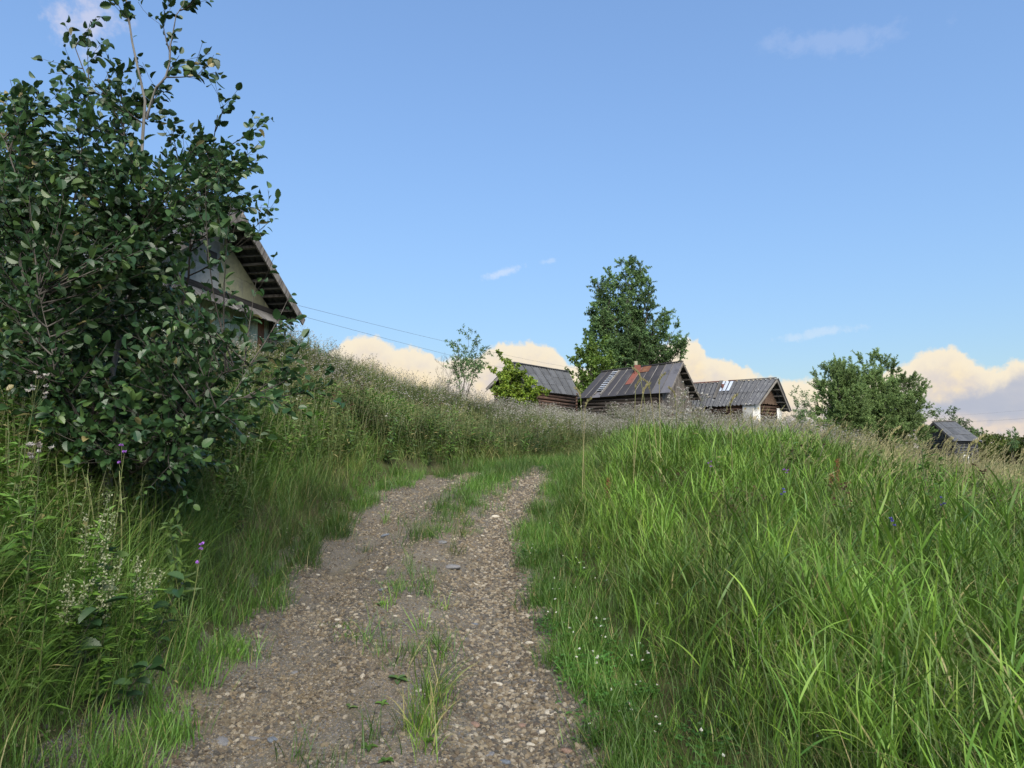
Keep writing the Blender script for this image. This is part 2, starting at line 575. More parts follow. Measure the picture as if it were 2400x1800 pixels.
M['board'] = wood('board_wood', (.07, .065, .058), (.20, .19, .175), .9, 0)
M['dark_board'] = wood('dark_board', (.025, .022, .020), (.075, .066, .06), .9, 0)


def stained(name, base, stain, lo=.5, hi=.7, scale=(3, 3, .8), rough=.7, spot=None):
    m_, t = material(name)
    o = t.node('ShaderNodeTexCoord').outputs['Object']
    oi = t.node('ShaderNodeObjectInfo')
    n1 = t.noise(t.mapping(o, scale, (1.7, .3, 2.1)), 1.6, 6, .65)
    n2 = t.noise(o, 9, 4, .6)
    c = t.mix(t.step(n1, lo, hi), base, stain)
    c = t.mix(t.m('MULTIPLY', t.step(n2, .4, .8), .4), c, tuple(x * .55 for x in base))
    if spot:
        v = t.node('ShaderNodeTexVoronoi')
        v.inputs['Scale'].default_value = 9
        t.l.new(o, v.inputs['Vector'])
        keep = t.step(t.noise(o, 1.3, 3, .6), .45, .6)
        c = t.mix(t.m('MULTIPLY', t.m('LESS_THAN', v.outputs['Distance'], .16), keep), c, spot)
    hs = t.node('ShaderNodeHueSaturation')
    t.put(hs.inputs['Value'], t.m('MULTIPLY_ADD', oi.outputs['Random'], .4, .8))
    t.l.new(c, hs.inputs['Color'])
    finish(t, hs.outputs[0], rough, .3, bump=n2, bump_d=.006)
    return m_


M['slate'] = stained('slate_sheet', (.055, .058, .066), (.095, .10, .105), spot=(.42, .43, .42))
M['slate_old'] = stained('slate_old', (.07, .074, .08), (.04, .043, .05), scale=(2, 2, 2))
M['felt'] = stained('roof_felt', (.030, .029, .032), (.055, .05, .05), scale=(1, 1, 1))
M['felt_pale'] = stained('felt_pale', (.085, .085, .095), (.05, .05, .058), scale=(1, 1, 1))
M['rust'] = stained('rust_metal', (.13, .055, .032), (.19, .10, .05), scale=(2, 2, 2), rough=.8)
M['rust_red'] = stained('rust_red', (.13, .045, .032), (.08, .034, .027), scale=(2, 2, 2), rough=.8)
M['zinc'] = stained('zinc_sheet', (.42, .47, .55), (.55, .58, .62), scale=(2, 2, 2), rough=.5)
M['white_board'] = stained('white_board', (.62, .61, .57), (.50, .34, .06), .53, .68, (2.5, 2.5, .35))
M['white_plain'] = stained('white_plain', (.6, .6, .58), (.38, .38, .36), .5, .75)
M['clad'] = stained('yellow_cladding', (.23, .225, .14), (.12, .12, .09), .45, .7, (1.2, 1.2, 1.2))
M['clad_white'] = stained('white_cladding', (.27, .27, .25), (.15, .15, .13), .5, .75, (1.2, 1.2, 1.2))
M['green_paint'] = stained('green_paint', (.36, .42, .31), (.2, .2, .16), .5, .7)
M['glass'], _t = material('window_glass')
finish(_t, (.02, .025, .03), .08, .6)
M['cable'], _t = material('cable')
finish(_t, (.10, .11, .13), .6, .3)

# ground: earth with thatch; most of it lies under the plants
gm, t = material('ground_soil')
gp = t.node('ShaderNodeNewGeometry').outputs['Position']
c = t.mix(t.step(t.noise(gp, 1.1, 5, .6), .35, .65), (.05, .055, .024), (.085, .08, .04))
c = t.mix(t.step(t.noise(gp, 24, 4, .6), .4, .7), c, (.05, .045, .022))
finish(t, c, .95, .1, bump=t.noise(gp, 30, 5, .7), bump_d=.03)
M['ground'] = gm
# dirt and fine grit of the track
tm, t = material('track_dirt')
gp = t.node('ShaderNodeNewGeometry').outputs['Position']
c = t.mix(t.step(t.noise(gp, 1.7, 5, .62), .36, .66), (.064, .057, .041), (.11, .098, .071))
c = t.mix(t.step(t.noise(t.mapping(gp, (1, 1, 1), (5, 5, 5)), .8, 4, .6), .5, .68), c, (.105, .085, .055))
grit = t.node('ShaderNodeTexVoronoi'); grit.inputs['Scale'].default_value = 95
t.l.new(gp, grit.inputs['Vector'])
gs = t.node('ShaderNodeSeparateColor'); t.l.new(grit.outputs['Color'], gs.inputs[0])
gc = t.ramp(gs.outputs[0], [(0, (.06, .055, .055)), (.3, (.16, .13, .11)), (.55, (.25, .21, .16)), (.75, (.13, .14, .16)), (1, (.42, .38, .31))], 'CONSTANT')
gmask = t.m('MULTIPLY', t.step(grit.outputs['Distance'], .55, .35), t.step(t.noise(gp, 2.2, 4, .6), .30, .46))
c = t.mix(t.m('MULTIPLY', gmask, .92), c, gc)
hgt = t.m('ADD', t.m('MULTIPLY', t.m('SUBTRACT', .6, grit.outputs['Distance']), gmask), t.noise(gp, 40, 5, .65))
finish(t, c, .95, .15, bump=hgt, bump_d=.008)
M['track'] = tm
# pebbles
pm, t = material('pebble')
oi = t.node('ShaderNodeObjectInfo')
o = t.node('ShaderNodeTexCoord').outputs['Object']
c = t.ramp(oi.outputs['Random'], [(0, (.38, .33, .25)), (.16, (.20, .195, .18)), (.29, (.48, .43, .34)), (.42, (.24, .205, .16)), (.52, (.115, .117, .12)), (.62, (.54, .50, .43)), (.71, (.31, .26, .18)),
                                  (.79, (.16, .135, .115)), (.85, (.25, .25, .25)), (.93, (.68, .65, .58))], 'CONSTANT')
c = t.mix(t.step(t.noise(o, 2.5, 4, .6), .35, .75), c, t.mix(.5, c, (.12, .10, .08)))
c = t.mix(1.0, c, (.86, .80, .70), 'MULTIPLY')
finish(t, c, .7, .3, bump=t.noise(o, 9, 4, .6), bump_d=.05)
M['pebble'] = pm


def stone_mat(name, c0):
    m_, t = material(name)
    o = t.node('ShaderNodeTexCoord').outputs['Object']
    c = t.mix(t.step(t.noise(o, 14, 5, .65), .35, .7), c0, tuple(x * .55 for x in c0))
    c = t.mix(t.step(t.noise(o, 60, 3, .6), .6, .8), c, tuple(min(1, x * 1.6) for x in c0))
    finish(t, c, .75, .3, bump=t.noise(o, 30, 5, .65), bump_d=.008)
    return m_


M['stone_grey'] = stone_mat('stone_grey', (.17, .17, .175))
M['stone_pale'] = stone_mat('stone_pale', (.46, .42, .34))
M['stone_blue'] = stone_mat('stone_blue', (.13, .15, .18))
M['stone_brown'] = stone_mat('stone_brown', (.24, .16, .12))

# ------------------------------------------------------------------ ground sheet and track
gx = np.concatenate([-np.geomspace(14, 2500, 34)[::-1], np.arange(-13.75, 17.9, .25), np.geomspace(18.2, 2500, 36)])
gy = np.concatenate([-np.geomspace(4, 400, 14)[::-1], np.arange(-3.5, 30, .25), np.geomspace(30.5, 3000, 46)])
GX, GY = np.meshgrid(gx, gy)
GZ = H(GX, GY)
# sink the sheet a little under the track so the track sheet covers it
_t = np.abs(GX - xc(GY)) / hw(GY)
GZ = GZ - .05 * (1 - ss(_t, .9, 1.16)) * (1 - ss(GY, 24, 30))
nx, ny = len(gx), len(gy)
idx = np.arange(nx * ny).reshape(ny, nx)
mb = MB()
mb.add(np.stack([GX, GY, GZ], -1).reshape(-1, 3), np.stack([idx[:-1, :-1], idx[:-1, 1:], idx[1:, 1:], idx[1:, :-1]], -1).reshape(-1, 4))
tag(mb.obj('ground', M['ground'], smooth=True), 'overgrown sloping ground rising to the left of the track', kind='structure')

ty = np.arange(-3, 29, .12)
tt = np.linspace(-1.24, 1.24, 43)
TY, TT = np.meshgrid(ty, tt, indexing='ij')
TX = xc(TY) + TT * hw(TY)
_r = np.random.default_rng(1)
TZ = H(TX, TY) + .006 - .07 * ss(np.abs(TT), 1.04, 1.24) + _r.normal(0, .004, TX.shape)
idx = np.arange(TX.size).reshape(TX.shape)
mb = MB()
mb.add(np.stack([TX, TY, TZ], -1).reshape(-1, 3), np.stack([idx[:-1, :-1], idx[:-1, 1:], idx[1:, 1:], idx[1:, :-1]], -1).reshape(-1, 4))
tag(mb.obj('dirt_track', M['track'], smooth=True), 'rutted dirt and gravel track climbing the slope', kind='structure')

# ------------------------------------------------------------------ scatter by geometry nodes (for what nobody could count)


def scatter(name, protos, P, rot, scl, pick, label, cat):
    P = np.asarray(P, float)
    me = bpy.data.meshes.new(name)
    me.vertices.add(len(P)); me.vertices.foreach_set('co', P.ravel())
    a = me.attributes.new('rot', 'FLOAT_VECTOR', 'POINT'); a.data.foreach_set('vector', np.asarray(rot, float).ravel())
    a = me.attributes.new('scl', 'FLOAT_VECTOR', 'POINT'); a.data.foreach_set('vector', np.asarray(scl, float).ravel())
    a = me.attributes.new('pick', 'INT', 'POINT'); a.data.foreach_set('value', np.asarray(pick, np.int32))
    o = link(bpy.data.objects.new(name, me))
    g = bpy.data.node_groups.new(name + '_scatter', 'GeometryNodeTree')
    g.interface.new_socket('Geometry', in_out='INPUT', socket_type='NodeSocketGeometry')
    g.interface.new_socket('Geometry', in_out='OUTPUT', socket_type='NodeSocketGeometry')
    gi = g.nodes.new('NodeGroupInput'); go = g.nodes.new('NodeGroupOutput')
    join = g.nodes.new('GeometryNodeJoinGeometry')
    for pme in protos:
        po = bpy.data.objects.new(pme.name, pme)      # never linked to the scene: only a shape to repeat
        oi = g.nodes.new('GeometryNodeObjectInfo')
        oi.inputs['Object'].default_value = po
        gt = g.nodes.new('GeometryNodeGeometryToInstance')
        g.links.new(oi.outputs['Geometry'], gt.inputs[0]); g.links.new(gt.outputs[0], join.inputs[0])
    ip = g.nodes.new('GeometryNodeInstanceOnPoints')
    ip.inputs['Pick Instance'].default_value = True

    def attr(nm, dt):
        n = g.nodes.new('GeometryNodeInputNamedAttribute'); n.data_type = dt
        n.inputs['Name'].default_value = nm
        return [s for s in n.outputs if s.enabled and s.name == 'Attribute'][0]
    er = g.nodes.new('FunctionNodeEulerToRotation')
    g.links.new(attr('rot', 'FLOAT_VECTOR'), er.inputs[0])
    g.links.new(gi.outputs[0], ip.inputs['Points']); g.links.new(join.outputs[0], ip.inputs['Instance'])
    g.links.new(attr('pick', 'INT'), ip.inputs['Instance Index'])
    g.links.new(er.outputs[0], ip.inputs['Rotation']); g.links.new(attr('scl', 'FLOAT_VECTOR'), ip.inputs['Scale'])
    g.links.new(ip.outputs[0], go.inputs[0])
    md = o.modifiers.new('scatter', 'NODES'); md.node_group = g
    return tag(o, label, cat, kind='stuff')


def sample(rng, box, dens, dmax):
    """points in box (x0,x1,y0,y1) thinned by dens(x,y) per square metre, inside the view wedge"""
    x0, x1, y0, y1 = box
    n = int((x1 - x0) * (y1 - y0) * dmax)
    x = rng.uniform(x0, x1, n); y = rng.uniform(y0, y1, n)
    k = rng.random(n) * dmax < dens(x, y)
    k &= np.abs(x) < .86 * y + 2.2
    return x[k], y[k]


def side(x, y):
    return -hw(y) - (x - xc(y)), (x - xc(y)) - hw(y)      # distance left of / right of the track


def place(rng, x, y, nproto, smin, smax, yaw=PI, tilt=.08, sink=.01, sx=None):
    n = len(x)
    P = np.stack([x, y, H(x, y) - sink], -1)
    rot = np.stack([rng.normal(0, tilt, n), rng.normal(0, tilt, n), rng.uniform(-yaw, yaw, n)], -1)
    s = rng.uniform(smin, smax, n)
    scl = np.stack([s * (sx or 1), s * (sx or 1), s], -1)
    return P, rot, scl, rng.integers(0, nproto, n)


# ------------------------------------------------------------------ building pieces
def frame(o, X_, Yh):
    X_ = np.asarray(X_, float); X_ = X_ / np.linalg.norm(X_)
    Z_ = np.cross(X_, Yh); Z_ = Z_ / np.linalg.norm(Z_)
    Y_ = np.cross(Z_, X_)
    return np.array([[X_[i], Y_[i], Z_[i], o[i]] for i in range(3)] + [[0, 0, 0, 1]])


def put_piece(name, V, faces, mat, parent, Mx, smooth=False):
    """V local; Mx world matrix (numpy); parent an Empty without rotation, or a part of one"""
    me = bpy.data.meshes.new(name)
    me.from_pydata([tuple(v) for v in V], [], faces)
    me.materials.append(mat)
    if smooth:
        for p in me.polygons: p.use_smooth = True
    o = bpy.data.objects.new(name, me)
    link(o, parent)
    pw = Matrix.Identity(4)
    q = parent
    while q is not None:
        pw = q.matrix_basis @ pw
        q = q.parent
    o.matrix_basis = pw.inverted() @ Matrix(Mx.tolist())
    return o


BOXF = [(0, 1, 2, 3), (7, 6, 5, 4), (0, 4, 5, 1), (1, 5, 6, 2), (2, 6, 7, 3), (3, 7, 4, 0)]


def beam(name, a, b, w_, h_, mat, parent, up=(0, 0, 1), rng=None, sides=4, taper=1.0):
    """a squared timber or round log from a to b; grain runs along local x"""
    a = np.asarray(a, float); b = np.asarray(b, float)
    L = np.linalg.norm(b - a)
    d = (b - a) / L
    up = np.asarray(up, float)
    if abs(d @ up) > .98: up = np.array([1., 0, 0])
    Yh = np.cross(up, d)
    Mx = frame(a, d, Yh)
    j = (lambda: rng.normal(0, .004)) if rng is not None else (lambda: 0)
    if sides == 4:
        V = []
        for x in (0, L):
            k = taper if x else 1
            for sy, sz in ((-1, -1), (1, -1), (1, 1), (-1, 1)):
                V.append((x + j(), sy * w_ / 2 * k + j(), sz * h_ / 2 * k + j()))
        F_ = [(3, 2, 1, 0), (4, 5, 6, 7), (0, 1, 5, 4), (1, 2, 6, 5), (2, 3, 7, 6), (3, 0, 4, 7)]
    else:
        V = []
        for x in (0, L * .5, L):
            rr = w_ / 2 * (1 + j() * 8)
            for i in range(sides):
                an = 2 * PI * i / sides
                V.append((x, rr * math.cos(an) + (j() if x else 0), h_ / 2 * math.sin(an)))
        F_ = [tuple(range(sides))[::-1], tuple(range(2 * sides, 3 * sides))]
        for r_ in range(2):
            for i in range(sides):
                i2 = (i + 1) % sides
                F_.append((r_ * sides + i, r_ * sides + i2, (r_ + 1) * sides + i2, (r_ + 1) * sides + i))
    return put_piece(name, V, F_, mat, parent, Mx, smooth=sides > 4)


def clip(poly, a, b, c_):
    """keep a*x + b*y <= c_"""
    out = []
    for i in range(len(poly)):
        p, q = poly[i], poly[(i + 1) % len(poly)]
        fp, fq = a * p[0] + b * p[1] - c_, a * q[0] + b * q[1] - c_
        if fp <= 0: out.append(p)
        if (fp < 0) != (fq < 0) and fp != fq:
            t_ = fp / (fp - fq)
            out.append((p[0] + (q[0] - p[0]) * t_, p[1] + (q[1] - p[1]) * t_))
    return out


def slab(name, poly, o, ux, uz, th, mat, parent, along_z=False):
    """polygon in the plane (ux, uz) through o, thickened towards the outside (uz x ux ... normal)"""
    if len(poly) < 3: return None
    ux = np.asarray(ux, float); uz = np.asarray(uz, float)
    cx = sum(p[0] for p in poly) / len(poly); cz = sum(p[1] for p in poly) / len(poly)
    org = np.asarray(o) + ux * cx + uz * cz
    n = len(poly)
    if along_z:            # local x = uz so the grain runs up the plank
        Mx = frame(org, uz, ux)
        L_ = [(p[1] - cz, p[0] - cx) for p in poly]
    else:
        Mx = frame(org, ux, uz)
        L_ = [(p[0] - cx, p[1] - cz) for p in poly]
    V = [(x, y, -th / 2) for x, y in L_] + [(x, y, th / 2) for x, y in L_]
    F_ = [tuple(range(n))[::-1], tuple(range(n, 2 * n))] + [(i, (i + 1) % n, n + (i + 1) % n, n + i) for i in range(n)]
    return put_piece(name, V, F_, mat, parent, Mx)


def sheet(name, S, a0, a1, b0, b1, parent, mat, waves=0, amp=.02, lift=0.0, th=.008, rng=None, nb=4):
    """one roof sheet lying on the patch S(a, b)"""
    na = max(2, waves * 4 + 1)
    A = np.linspace(a0, a1, na); B = np.linspace(b0, b1, nb)
    G = np.array([[S(a, b) for b in B] for a in A])
    e1 = S(1, .5) - S(0, .5); e2 = S(.5, 1) - S(.5, 0)
    N_ = np.cross(e1, e2); N_ = N_ / np.linalg.norm(N_)
    if N_[2] < 0: N_ = -N_
    h_ = amp * np.cos(np.arange(na) * PI / 2) if waves else np.zeros(na)
    jit = rng.normal(0, .006) if rng is not None else 0
    G = G + N_ * (lift + jit + h_[:, None, None])
    if rng is not None:
        G[:, -1] += N_ * rng.normal(0, .008)
    Mx = frame(G[0, 0], G[-1, 0] - G[0, 0], e2)
    inv = np.linalg.inv(Mx)
    Vt = G.reshape(-1, 3); Vb = (G - N_ * th).reshape(-1, 3)
    V = np.concatenate([Vt, Vb]); V = V @ inv[:3, :3].T + inv[:3, 3]
    n = na * nb
    F_ = []
    for i in range(na - 1):
        for k in range(nb - 1):
            q = (i * nb + k, (i + 1) * nb + k, (i + 1) * nb + k + 1, i * nb + k + 1)
            F_.append(q); F_.append(tuple(n + z for z in q[::-1]))
        for k in (0, nb - 1):
            F_.append((i * nb + k, (i + 1) * nb + k, n + (i + 1) * nb + k, n + i * nb + k))
    for k in range(nb - 1):
        for i in (0, na - 1):
            F_.append((i * nb + k, i * nb + k + 1, n + i * nb + k + 1, n + i * nb + k))
    return put_piece(name, V, F_, mat, parent, Mx, smooth=False)


def patch(p00, p10, p01, p11):
    p00, p10, p01, p11 = map(np.asarray, (p00, p10, p01, p11))
    return lambda a, b: p00 * (1 - a) * (1 - b) + p10 * a * (1 - b) + p01 * (1 - a) * b + p11 * a * b


def log_wall(parent, a, b, z0, z1a, z1b, mat, rng, d=.2, ext=.14, gaps=()):
    """round logs from plan point a to b, courses up to the roof"""
    a = np.asarray(a, float); b = np.asarray(b, float)
    u = (b - a) / np.linalg.norm(b - a)
    z = z0 + d / 2
    while z < max(z1a, z1b) - d * .3:
        segs = [(0 - ext, np.linalg.norm(b - a) + ext)]
        for g0, g1, gz0, gz1 in gaps:
            if gz0 < z - z0 < gz1:
                ns = []
                for s0, s1 in segs:
                    if g0 > s0: ns.append((s0, g0))
                    if g1 < s1: ns.append((g1, s1))
                segs = ns
        for s0, s1 in segs:
            p = a + u * s0; q = a + u * s1
            beam('log', (p[0], p[1], z + rng.normal(0, .008)), (q[0], q[1], z + rng.normal(0, .008)), d * 1.04, d * 1.04, mat, parent, rng=rng, sides=8)
        z += d


class Shed:
    def __init__(self, name, label, RL, RR, FL, FR, BL=None, BR=None, ga=.08, gb=.08, eo=.12, cat='shed'):
        cv = lambda q: at(*q)
        self.RL, self.RR, self.FL, self.FR = map(cv, (RL, RR, FL, FR))
        def mir(r, f):
            m_ = 2 * r - f; m_[2] = f[2]; return m_
        self.BL = cv(BL) if BL else mir(self.RL, self.FL)
        self.BR = cv(BR) if BR else mir(self.RR, self.FR)
        self.F = patch(self.RL, self.RR, self.FL, self.FR)
        self.B = patch(self.RL, self.RR, self.BL, self.BR)
        c_ = (self.FL + self.FR + self.BL + self.BR) / 4
        self.z0 = min(float(H(p[0], p[1])) for p in (self.FL, self.FR, self.BL, self.BR)) - .05
        self.e = empty(name, (c_[0], c_[1], self.z0), 0, label, cat)
        self.ga, self.gb, self.eo = ga, gb, eo
        e = 1 - eo
        self.wFL, self.wFR, self.wBL, self.wBR = self.F(ga, e), self.F(1 - gb, e), self.B(ga, e), self.B(1 - gb, e)
        self.wRL, self.wRR = self.F(ga, 0), self.F(1 - gb, 0)

    def walls(self, mat, rng, d=.2, gaps=None, gable_mats=(None, None), drop=.07):
        g = gaps or {}
        pr = [('F', self.wFL, self.wFR), ('B', self.wBL, self.wBR), ('L', self.wFL, self.wBL), ('R', self.wFR, self.wBR)]
        for k, a, b in pr:
            log_wall(self.e, a[:2], b[:2], self.z0 + (d * .5 if k in 'LR' else 0), a[2] - drop, b[2] - drop, mat, rng, d, gaps=g.get(k, ()))

    def gable(self, end, mat, rng, pw=.16, th=.03, low=0.0, out=0.03, bottom=None):
        """vertical planks filling the gable above the eaves (or from `bottom` up)"""
        f, b, r = (self.wFL, self.wBL, self.wRL) if end == 'L' else (self.wFR, self.wBR, self.wRR)
        ux = np.array([b[0] - f[0], b[1] - f[1], 0]); W_ = np.linalg.norm(ux); ux /= W_
        n = np.array([ux[1], -ux[0], 0])
        ctr = (self.wFL + self.wFR + self.wBL + self.wBR) / 4
        if n[:2] @ (r[:2] - ctr[:2]) < 0: n = -n
        o = np.array([f[0], f[1], 0]) + n * (.1 + out)
        sr = (r[:2] - f[:2]) @ ux[:2]
        s = 0
        zlo = bottom if bottom is not None else f[2] - .1 - low
        while s < W_:
            wd = pw * rng.uniform(.8, 1.25)
            poly = [(s, zlo + rng.normal(0, .03)), (s + wd - .008, zlo + rng.normal(0, .03)), (s + wd - .008, 99), (s, 99)]
            k1 = (r[2] - f[2]) / sr; k2 = (r[2] - b[2]) / (W_ - sr)
            poly = clip(poly, -k1, 1, f[2] - .05)
            poly = clip(poly, k2, 1, b[2] - .05 + k2 * W_)
            poly = clip(poly, 1, 0, W_)
            if len(poly) >= 3 and max(p[1] for p in poly) - min(p[1] for p in poly) > .06:
                slab('plank', poly, o + n * rng.normal(0, .006), ux, (0, 0, 1), th, mat, self.e, along_z=True)
            s += wd

    def purlins(self, mat, rng, n=4, sz=.08):
        for S in (self.F, self.B):
            for i in range(n):
                b = (i + .35) / n
                beam('purlin', S(.005, b) - (0, 0, .09), S(.995, b) - (0, 0, .09), sz, sz, mat, self.e, rng=rng)

    def barge(self, mat, rng, ends='LR', w_=.14):
        for en in ends:
            a = 0 if en == 'L' else 1
            for S in (self.F, self.B):
                beam('bargeboard', S(a, 0) - (0, 0, .04), S(a, 1) - (0, 0, .04), .03, w_, mat, self.e, up=(0, 0, 1), rng=rng)


rs = np.random.default_rng(21)
# ---- log shed with grey corrugated roof (gable end nearest, ridge running away to the right)
A = Shed('log_shed', 'dark log shed with grey corrugated roof, a yellow-green shrub growing over its gable',
         (1201, 852, 40.8), (1330, 873, 47.0), (1250, 917, 40.1), (1357, 928, 46.3), BL=(1140, 912, 41.5), ga=.09, gb=.05, eo=.14)
A.walls(M['log_brown'], rs, .2, gaps={'L': [(.9, 1.6, .3, 1.7)]})
A.gable('L', M['plank'], rs, .19)
A.gable('R', M['plank'], rs, .22)
A.purlins(M['dark_board'], rs, 4)
A.barge(M['board'], rs)
for S in (A.F, A.B):
    for r_ in range(3):
        for c_ in range(7):
            sheet('roof_sheet', S, c_ / 7 - .006, (c_ + 1) / 7 + .006, r_ / 3 - (.0 if r_ == 0 else .03), (r_ + 1) / 3, A.e, M['slate_old'], waves=4, amp=.03, lift=.035 + .012 * (2 - r_) + .006 * (c_ % 2), rng=rs, nb=3)
for c_ in range(7):
    beam('ridge_cap', A.F(c_ / 7, 0) + (0, 0, .075), A.F((c_ + 1) / 7 - .004, 0) + (0, 0, .075), .24, .05, M['slate_old'], A.e, rng=rs)

# ---- shed with black felt roof
B = Shed('plank_shed', 'weathered plank shed with black felt roof, pale battens and rusty chimney',
         (1410, 874, 44.5), (1601, 850, 41.3), (1353, 936, 42.4), (1570, 921, 39.2), BR=(1643, 938, 43.4), ga=.05, gb=.12, eo=.12)
B.walls(M['log'], rs, .2)
B.gable('R', M['plank'], rs, .17, bottom=B.z0 + .1)
B.gable('L', M['plank'], rs, .2)
B.purlins(M['plank'], rs, 6, .09)
B.barge(M['plank'], rs)
cuts = [0, .09, .165, .26, .345, .44, .53, .625, .72, .81, .90, 1.0]
for si, S in enumerate((B.F, B.B)):
    for i in range(len(cuts) - 1):
        if si == 0 and i == 2:
            mt = M['felt_pale']
        else:
            mt = M['felt_pale'] if i >= 9 else M['felt']
        sheet('felt_strip', S, cuts[i], cuts[i + 1] - .002, -.002, 1.0, B.e, mt, lift=.05 + (.004 if i % 2 else 0), th=.012, rng=rs, nb=5)
    for cpos in cuts[1:-1]:
        beam('batten', S(cpos, .01) + (0, 0, .085), S(cpos, .985) + (0, 0, .085), .024, .022, M['board'], B.e, rng=rs)
beam('ridge_board', B.F(0, 0) + (0, 0, .10), B.F(1, 0) + (0, 0, .09), .2, .05, M['felt'], B.e, rng=rs)
sheet('rusty_sheet', B.F, .455, .535, .02, .62, B.e, M['rust_red'], lift=.075, th=.006)
sheet('rusty_sheet', B.F, .54, .64, .0, .22, B.e, M['rust'], lift=.085, th=.006)
q = B.F(.495, .18)
ch = beam('chimney', q + (0, 0, -.1), q + (0, 0, .46), .36, .36, M['rust_red'], B.e, rng=rs)
q = B.B(.36, .3)
beam('stove_pipe', q + (0, 0, -.1), q + (0, 0, 1.15), .22, .22, M['clad'], B.e, rng=rs, sides=8)
# roof ladder lying on the felt
lad = empty('roof_ladder', B.F(.2, .5) + (0, 0, .1), 0, 'grey wooden ladder with pale rungs lying on the black felt roof', 'ladder')
e1 = B.F(1, .5) - B.F(0, .5); e1 = e1 / np.linalg.norm(e1)
for aa in (.178, .243):
    beam('rail', B.F(aa, .06) + (0, 0, .115), B.F(aa, .93) + (0, 0, .115), .06, .05, M['board'], lad, rng=rs)
for i in range(11):
    b_ = .13 + i * .068
    beam('rung', B.F(.18, b_) + (0, 0, .145), B.F(.241, b_) + (0, 0, .145), .15 if i < 9 else .2, .03, M['zinc'], lad, rng=rs)

# ---- shed with wavy slate roof and white corner boards
C = Shed('slate_roofed_shed', 'small log shed with wavy slate roof and white boxed corners',
         (1600, 903, 47.15), (1821, 889, 42.2), (1590, 958, 46.2), (1779, 948, 41.3), BR=(1852, 964, 43.1), ga=.05, gb=.10, eo=.12)
C.walls(M['log_brown'], rs, .19)
C.gable('R', M['plank_brown'], rs, .14)
C.gable('L', M['plank_brown'], rs, .2)
C.purlins(M['board'], rs, 5, .07)
C.barge(M['board'], rs, w_=.12)
for si, S in enumerate((C.F, C.B)):
    for r_ in range(2):
        for c_ in range(6):
            sheet('roof_sheet', S, c_ / 6 - .008, (c_ + 1) / 6 + .008, r_ / 2 - (.0 if r_ == 0 else .05), (r_ + 1) / 2 + .02 * (c_ % 2), C.e, M['slate'], waves=4, amp=.055, lift=.05 + .016 * (1 - r_) + .008 * (c_ % 2), rng=rs, nb=3)
for i, (a0, a1, mt) in enumerate(((0, .42, 'rust_red'), (.52, .62, 'rust_red'), (.62, .81, 'board'), (.81, 1.0, 'board'))):
    beam('ridge_board', C.F(a0, .015) + (0, 0, .125), C.F(a1 - .004, .015) + (0, 0, .125), .16, .05, M[mt], C.e, rng=rs)
sheet('zinc_sheet', C.F, .46, .575, -.01, .40, C.e, M['zinc'], lift=.105, th=.006)
q = C.F(.485, .30)
beam('vent_pipe', q + (0, 0, -.05), q + (0, 0, .36), .17, .17, M['rust_red'], C.e, rng=rs, sides=8)
beam('roof_plank', C.F(.44, .0) + (0, 0, .14), C.F(.44, .72) + (0, 0, .13), .26, .03, M['board'], C.e, rng=rs)
def corner_box(S, p, other1, other2, wd, zt, mt, parent):
    for oth in (other1, other2):
        d = oth[:2] - p[:2]; d = d / np.linalg.norm(d)
        n_ = np.array([d[1], -d[0]])
        if n_ @ (p[:2] - np.array(parent.location)[:2]) < 0: n_ = -n_
        c0 = p[:2] + n_ * .15
        slab('corner_board', [(-.16, S.z0), (wd, S.z0), (wd, zt), (-.16, zt)], (c0[0], c0[1], 0), (d[0], d[1], 0), (0, 0, 1), .03, mt, parent)
corner_box(C, C.wFR, C.wFL, C.wBR, .55, C.wFR[2] - .06, M['white_board'], C.e)
corner_box(C, C.wBR, C.wFR, C.wBL, .3, C.wBR[2] - .06, M['white_plain'], C.e)
corner_box(C, C.wFL, C.wFR, C.wBL, .4, C.wFL[2] - .06, M['white_board'], C.e)

# ---- small log bathhouse on the lower ground
D = Shed('bathhouse', 'small grey log bathhouse with a white framed window, beside the round willow', (2187, 990, 51.7), (2236, 989, 52.9), (2236, 1034, 50.0), (2302, 1035, 51.2), ga=.16, gb=.1, eo=.16, cat='bathhouse')
wl = np.linalg.norm(D.wFR[:2] - D.wFL[:2])
D.walls(M['log_grey'], rs, .19, gaps={'F': [(.32 * wl, .5 * wl, .75, 1.25), (.7 * wl, .98 * wl, .1, 1.5)]})
D.gable('L', M['plank'], rs, .17)
D.gable('R', M['plank'], rs, .2)
D.purlins(M['dark_board'], rs, 4)
D.barge(M['board'], rs, w_=.16)
for S in (D.F, D.B):
    for r_ in range(3):
        for c_ in range(4):
            sheet('roof_sheet', S, c_ / 4 - .004, (c_ + 1) / 4 + .006, r_ / 3 - (.0 if r_ == 0 else .03), (r_ + 1) / 3, D.e, M['slate_old'], lift=.035 + .012 * (2 - r_) + .006 * (c_ % 2), th=.012, rng=rs, nb=3)
beam('ridge_board', D.F(0, 0) + (0, 0, .08), D.F(1, 0) + (0, 0, .08), .2, .05, M['board'], D.e, rng=rs)
u = np.append((D.wFR - D.wFL)[:2] / wl, 0); nn = np.array([u[1], -u[0], 0]); nn = nn if nn[1] < 0 else -nn
fo = np.append(D.wFL[:2], D.z0) + nn * .06
win = empty('window', (0, 0, 0)); win.parent = D.e
win.location = Vector(fo + u * wl * .41 + np.array([0, 0, .75])) - D.e.location
w0, w1 = .30 * wl, .52 * wl
for (p, q, ww) in ((w0, w0, 0), (w1, w1, 0)):
    beam('frame', fo + u * p + nn * .07 + (0, 0, .72), fo + u * p + nn * .07 + (0, 0, 1.28), .07, .04, M['white_plain'], win, up=nn)
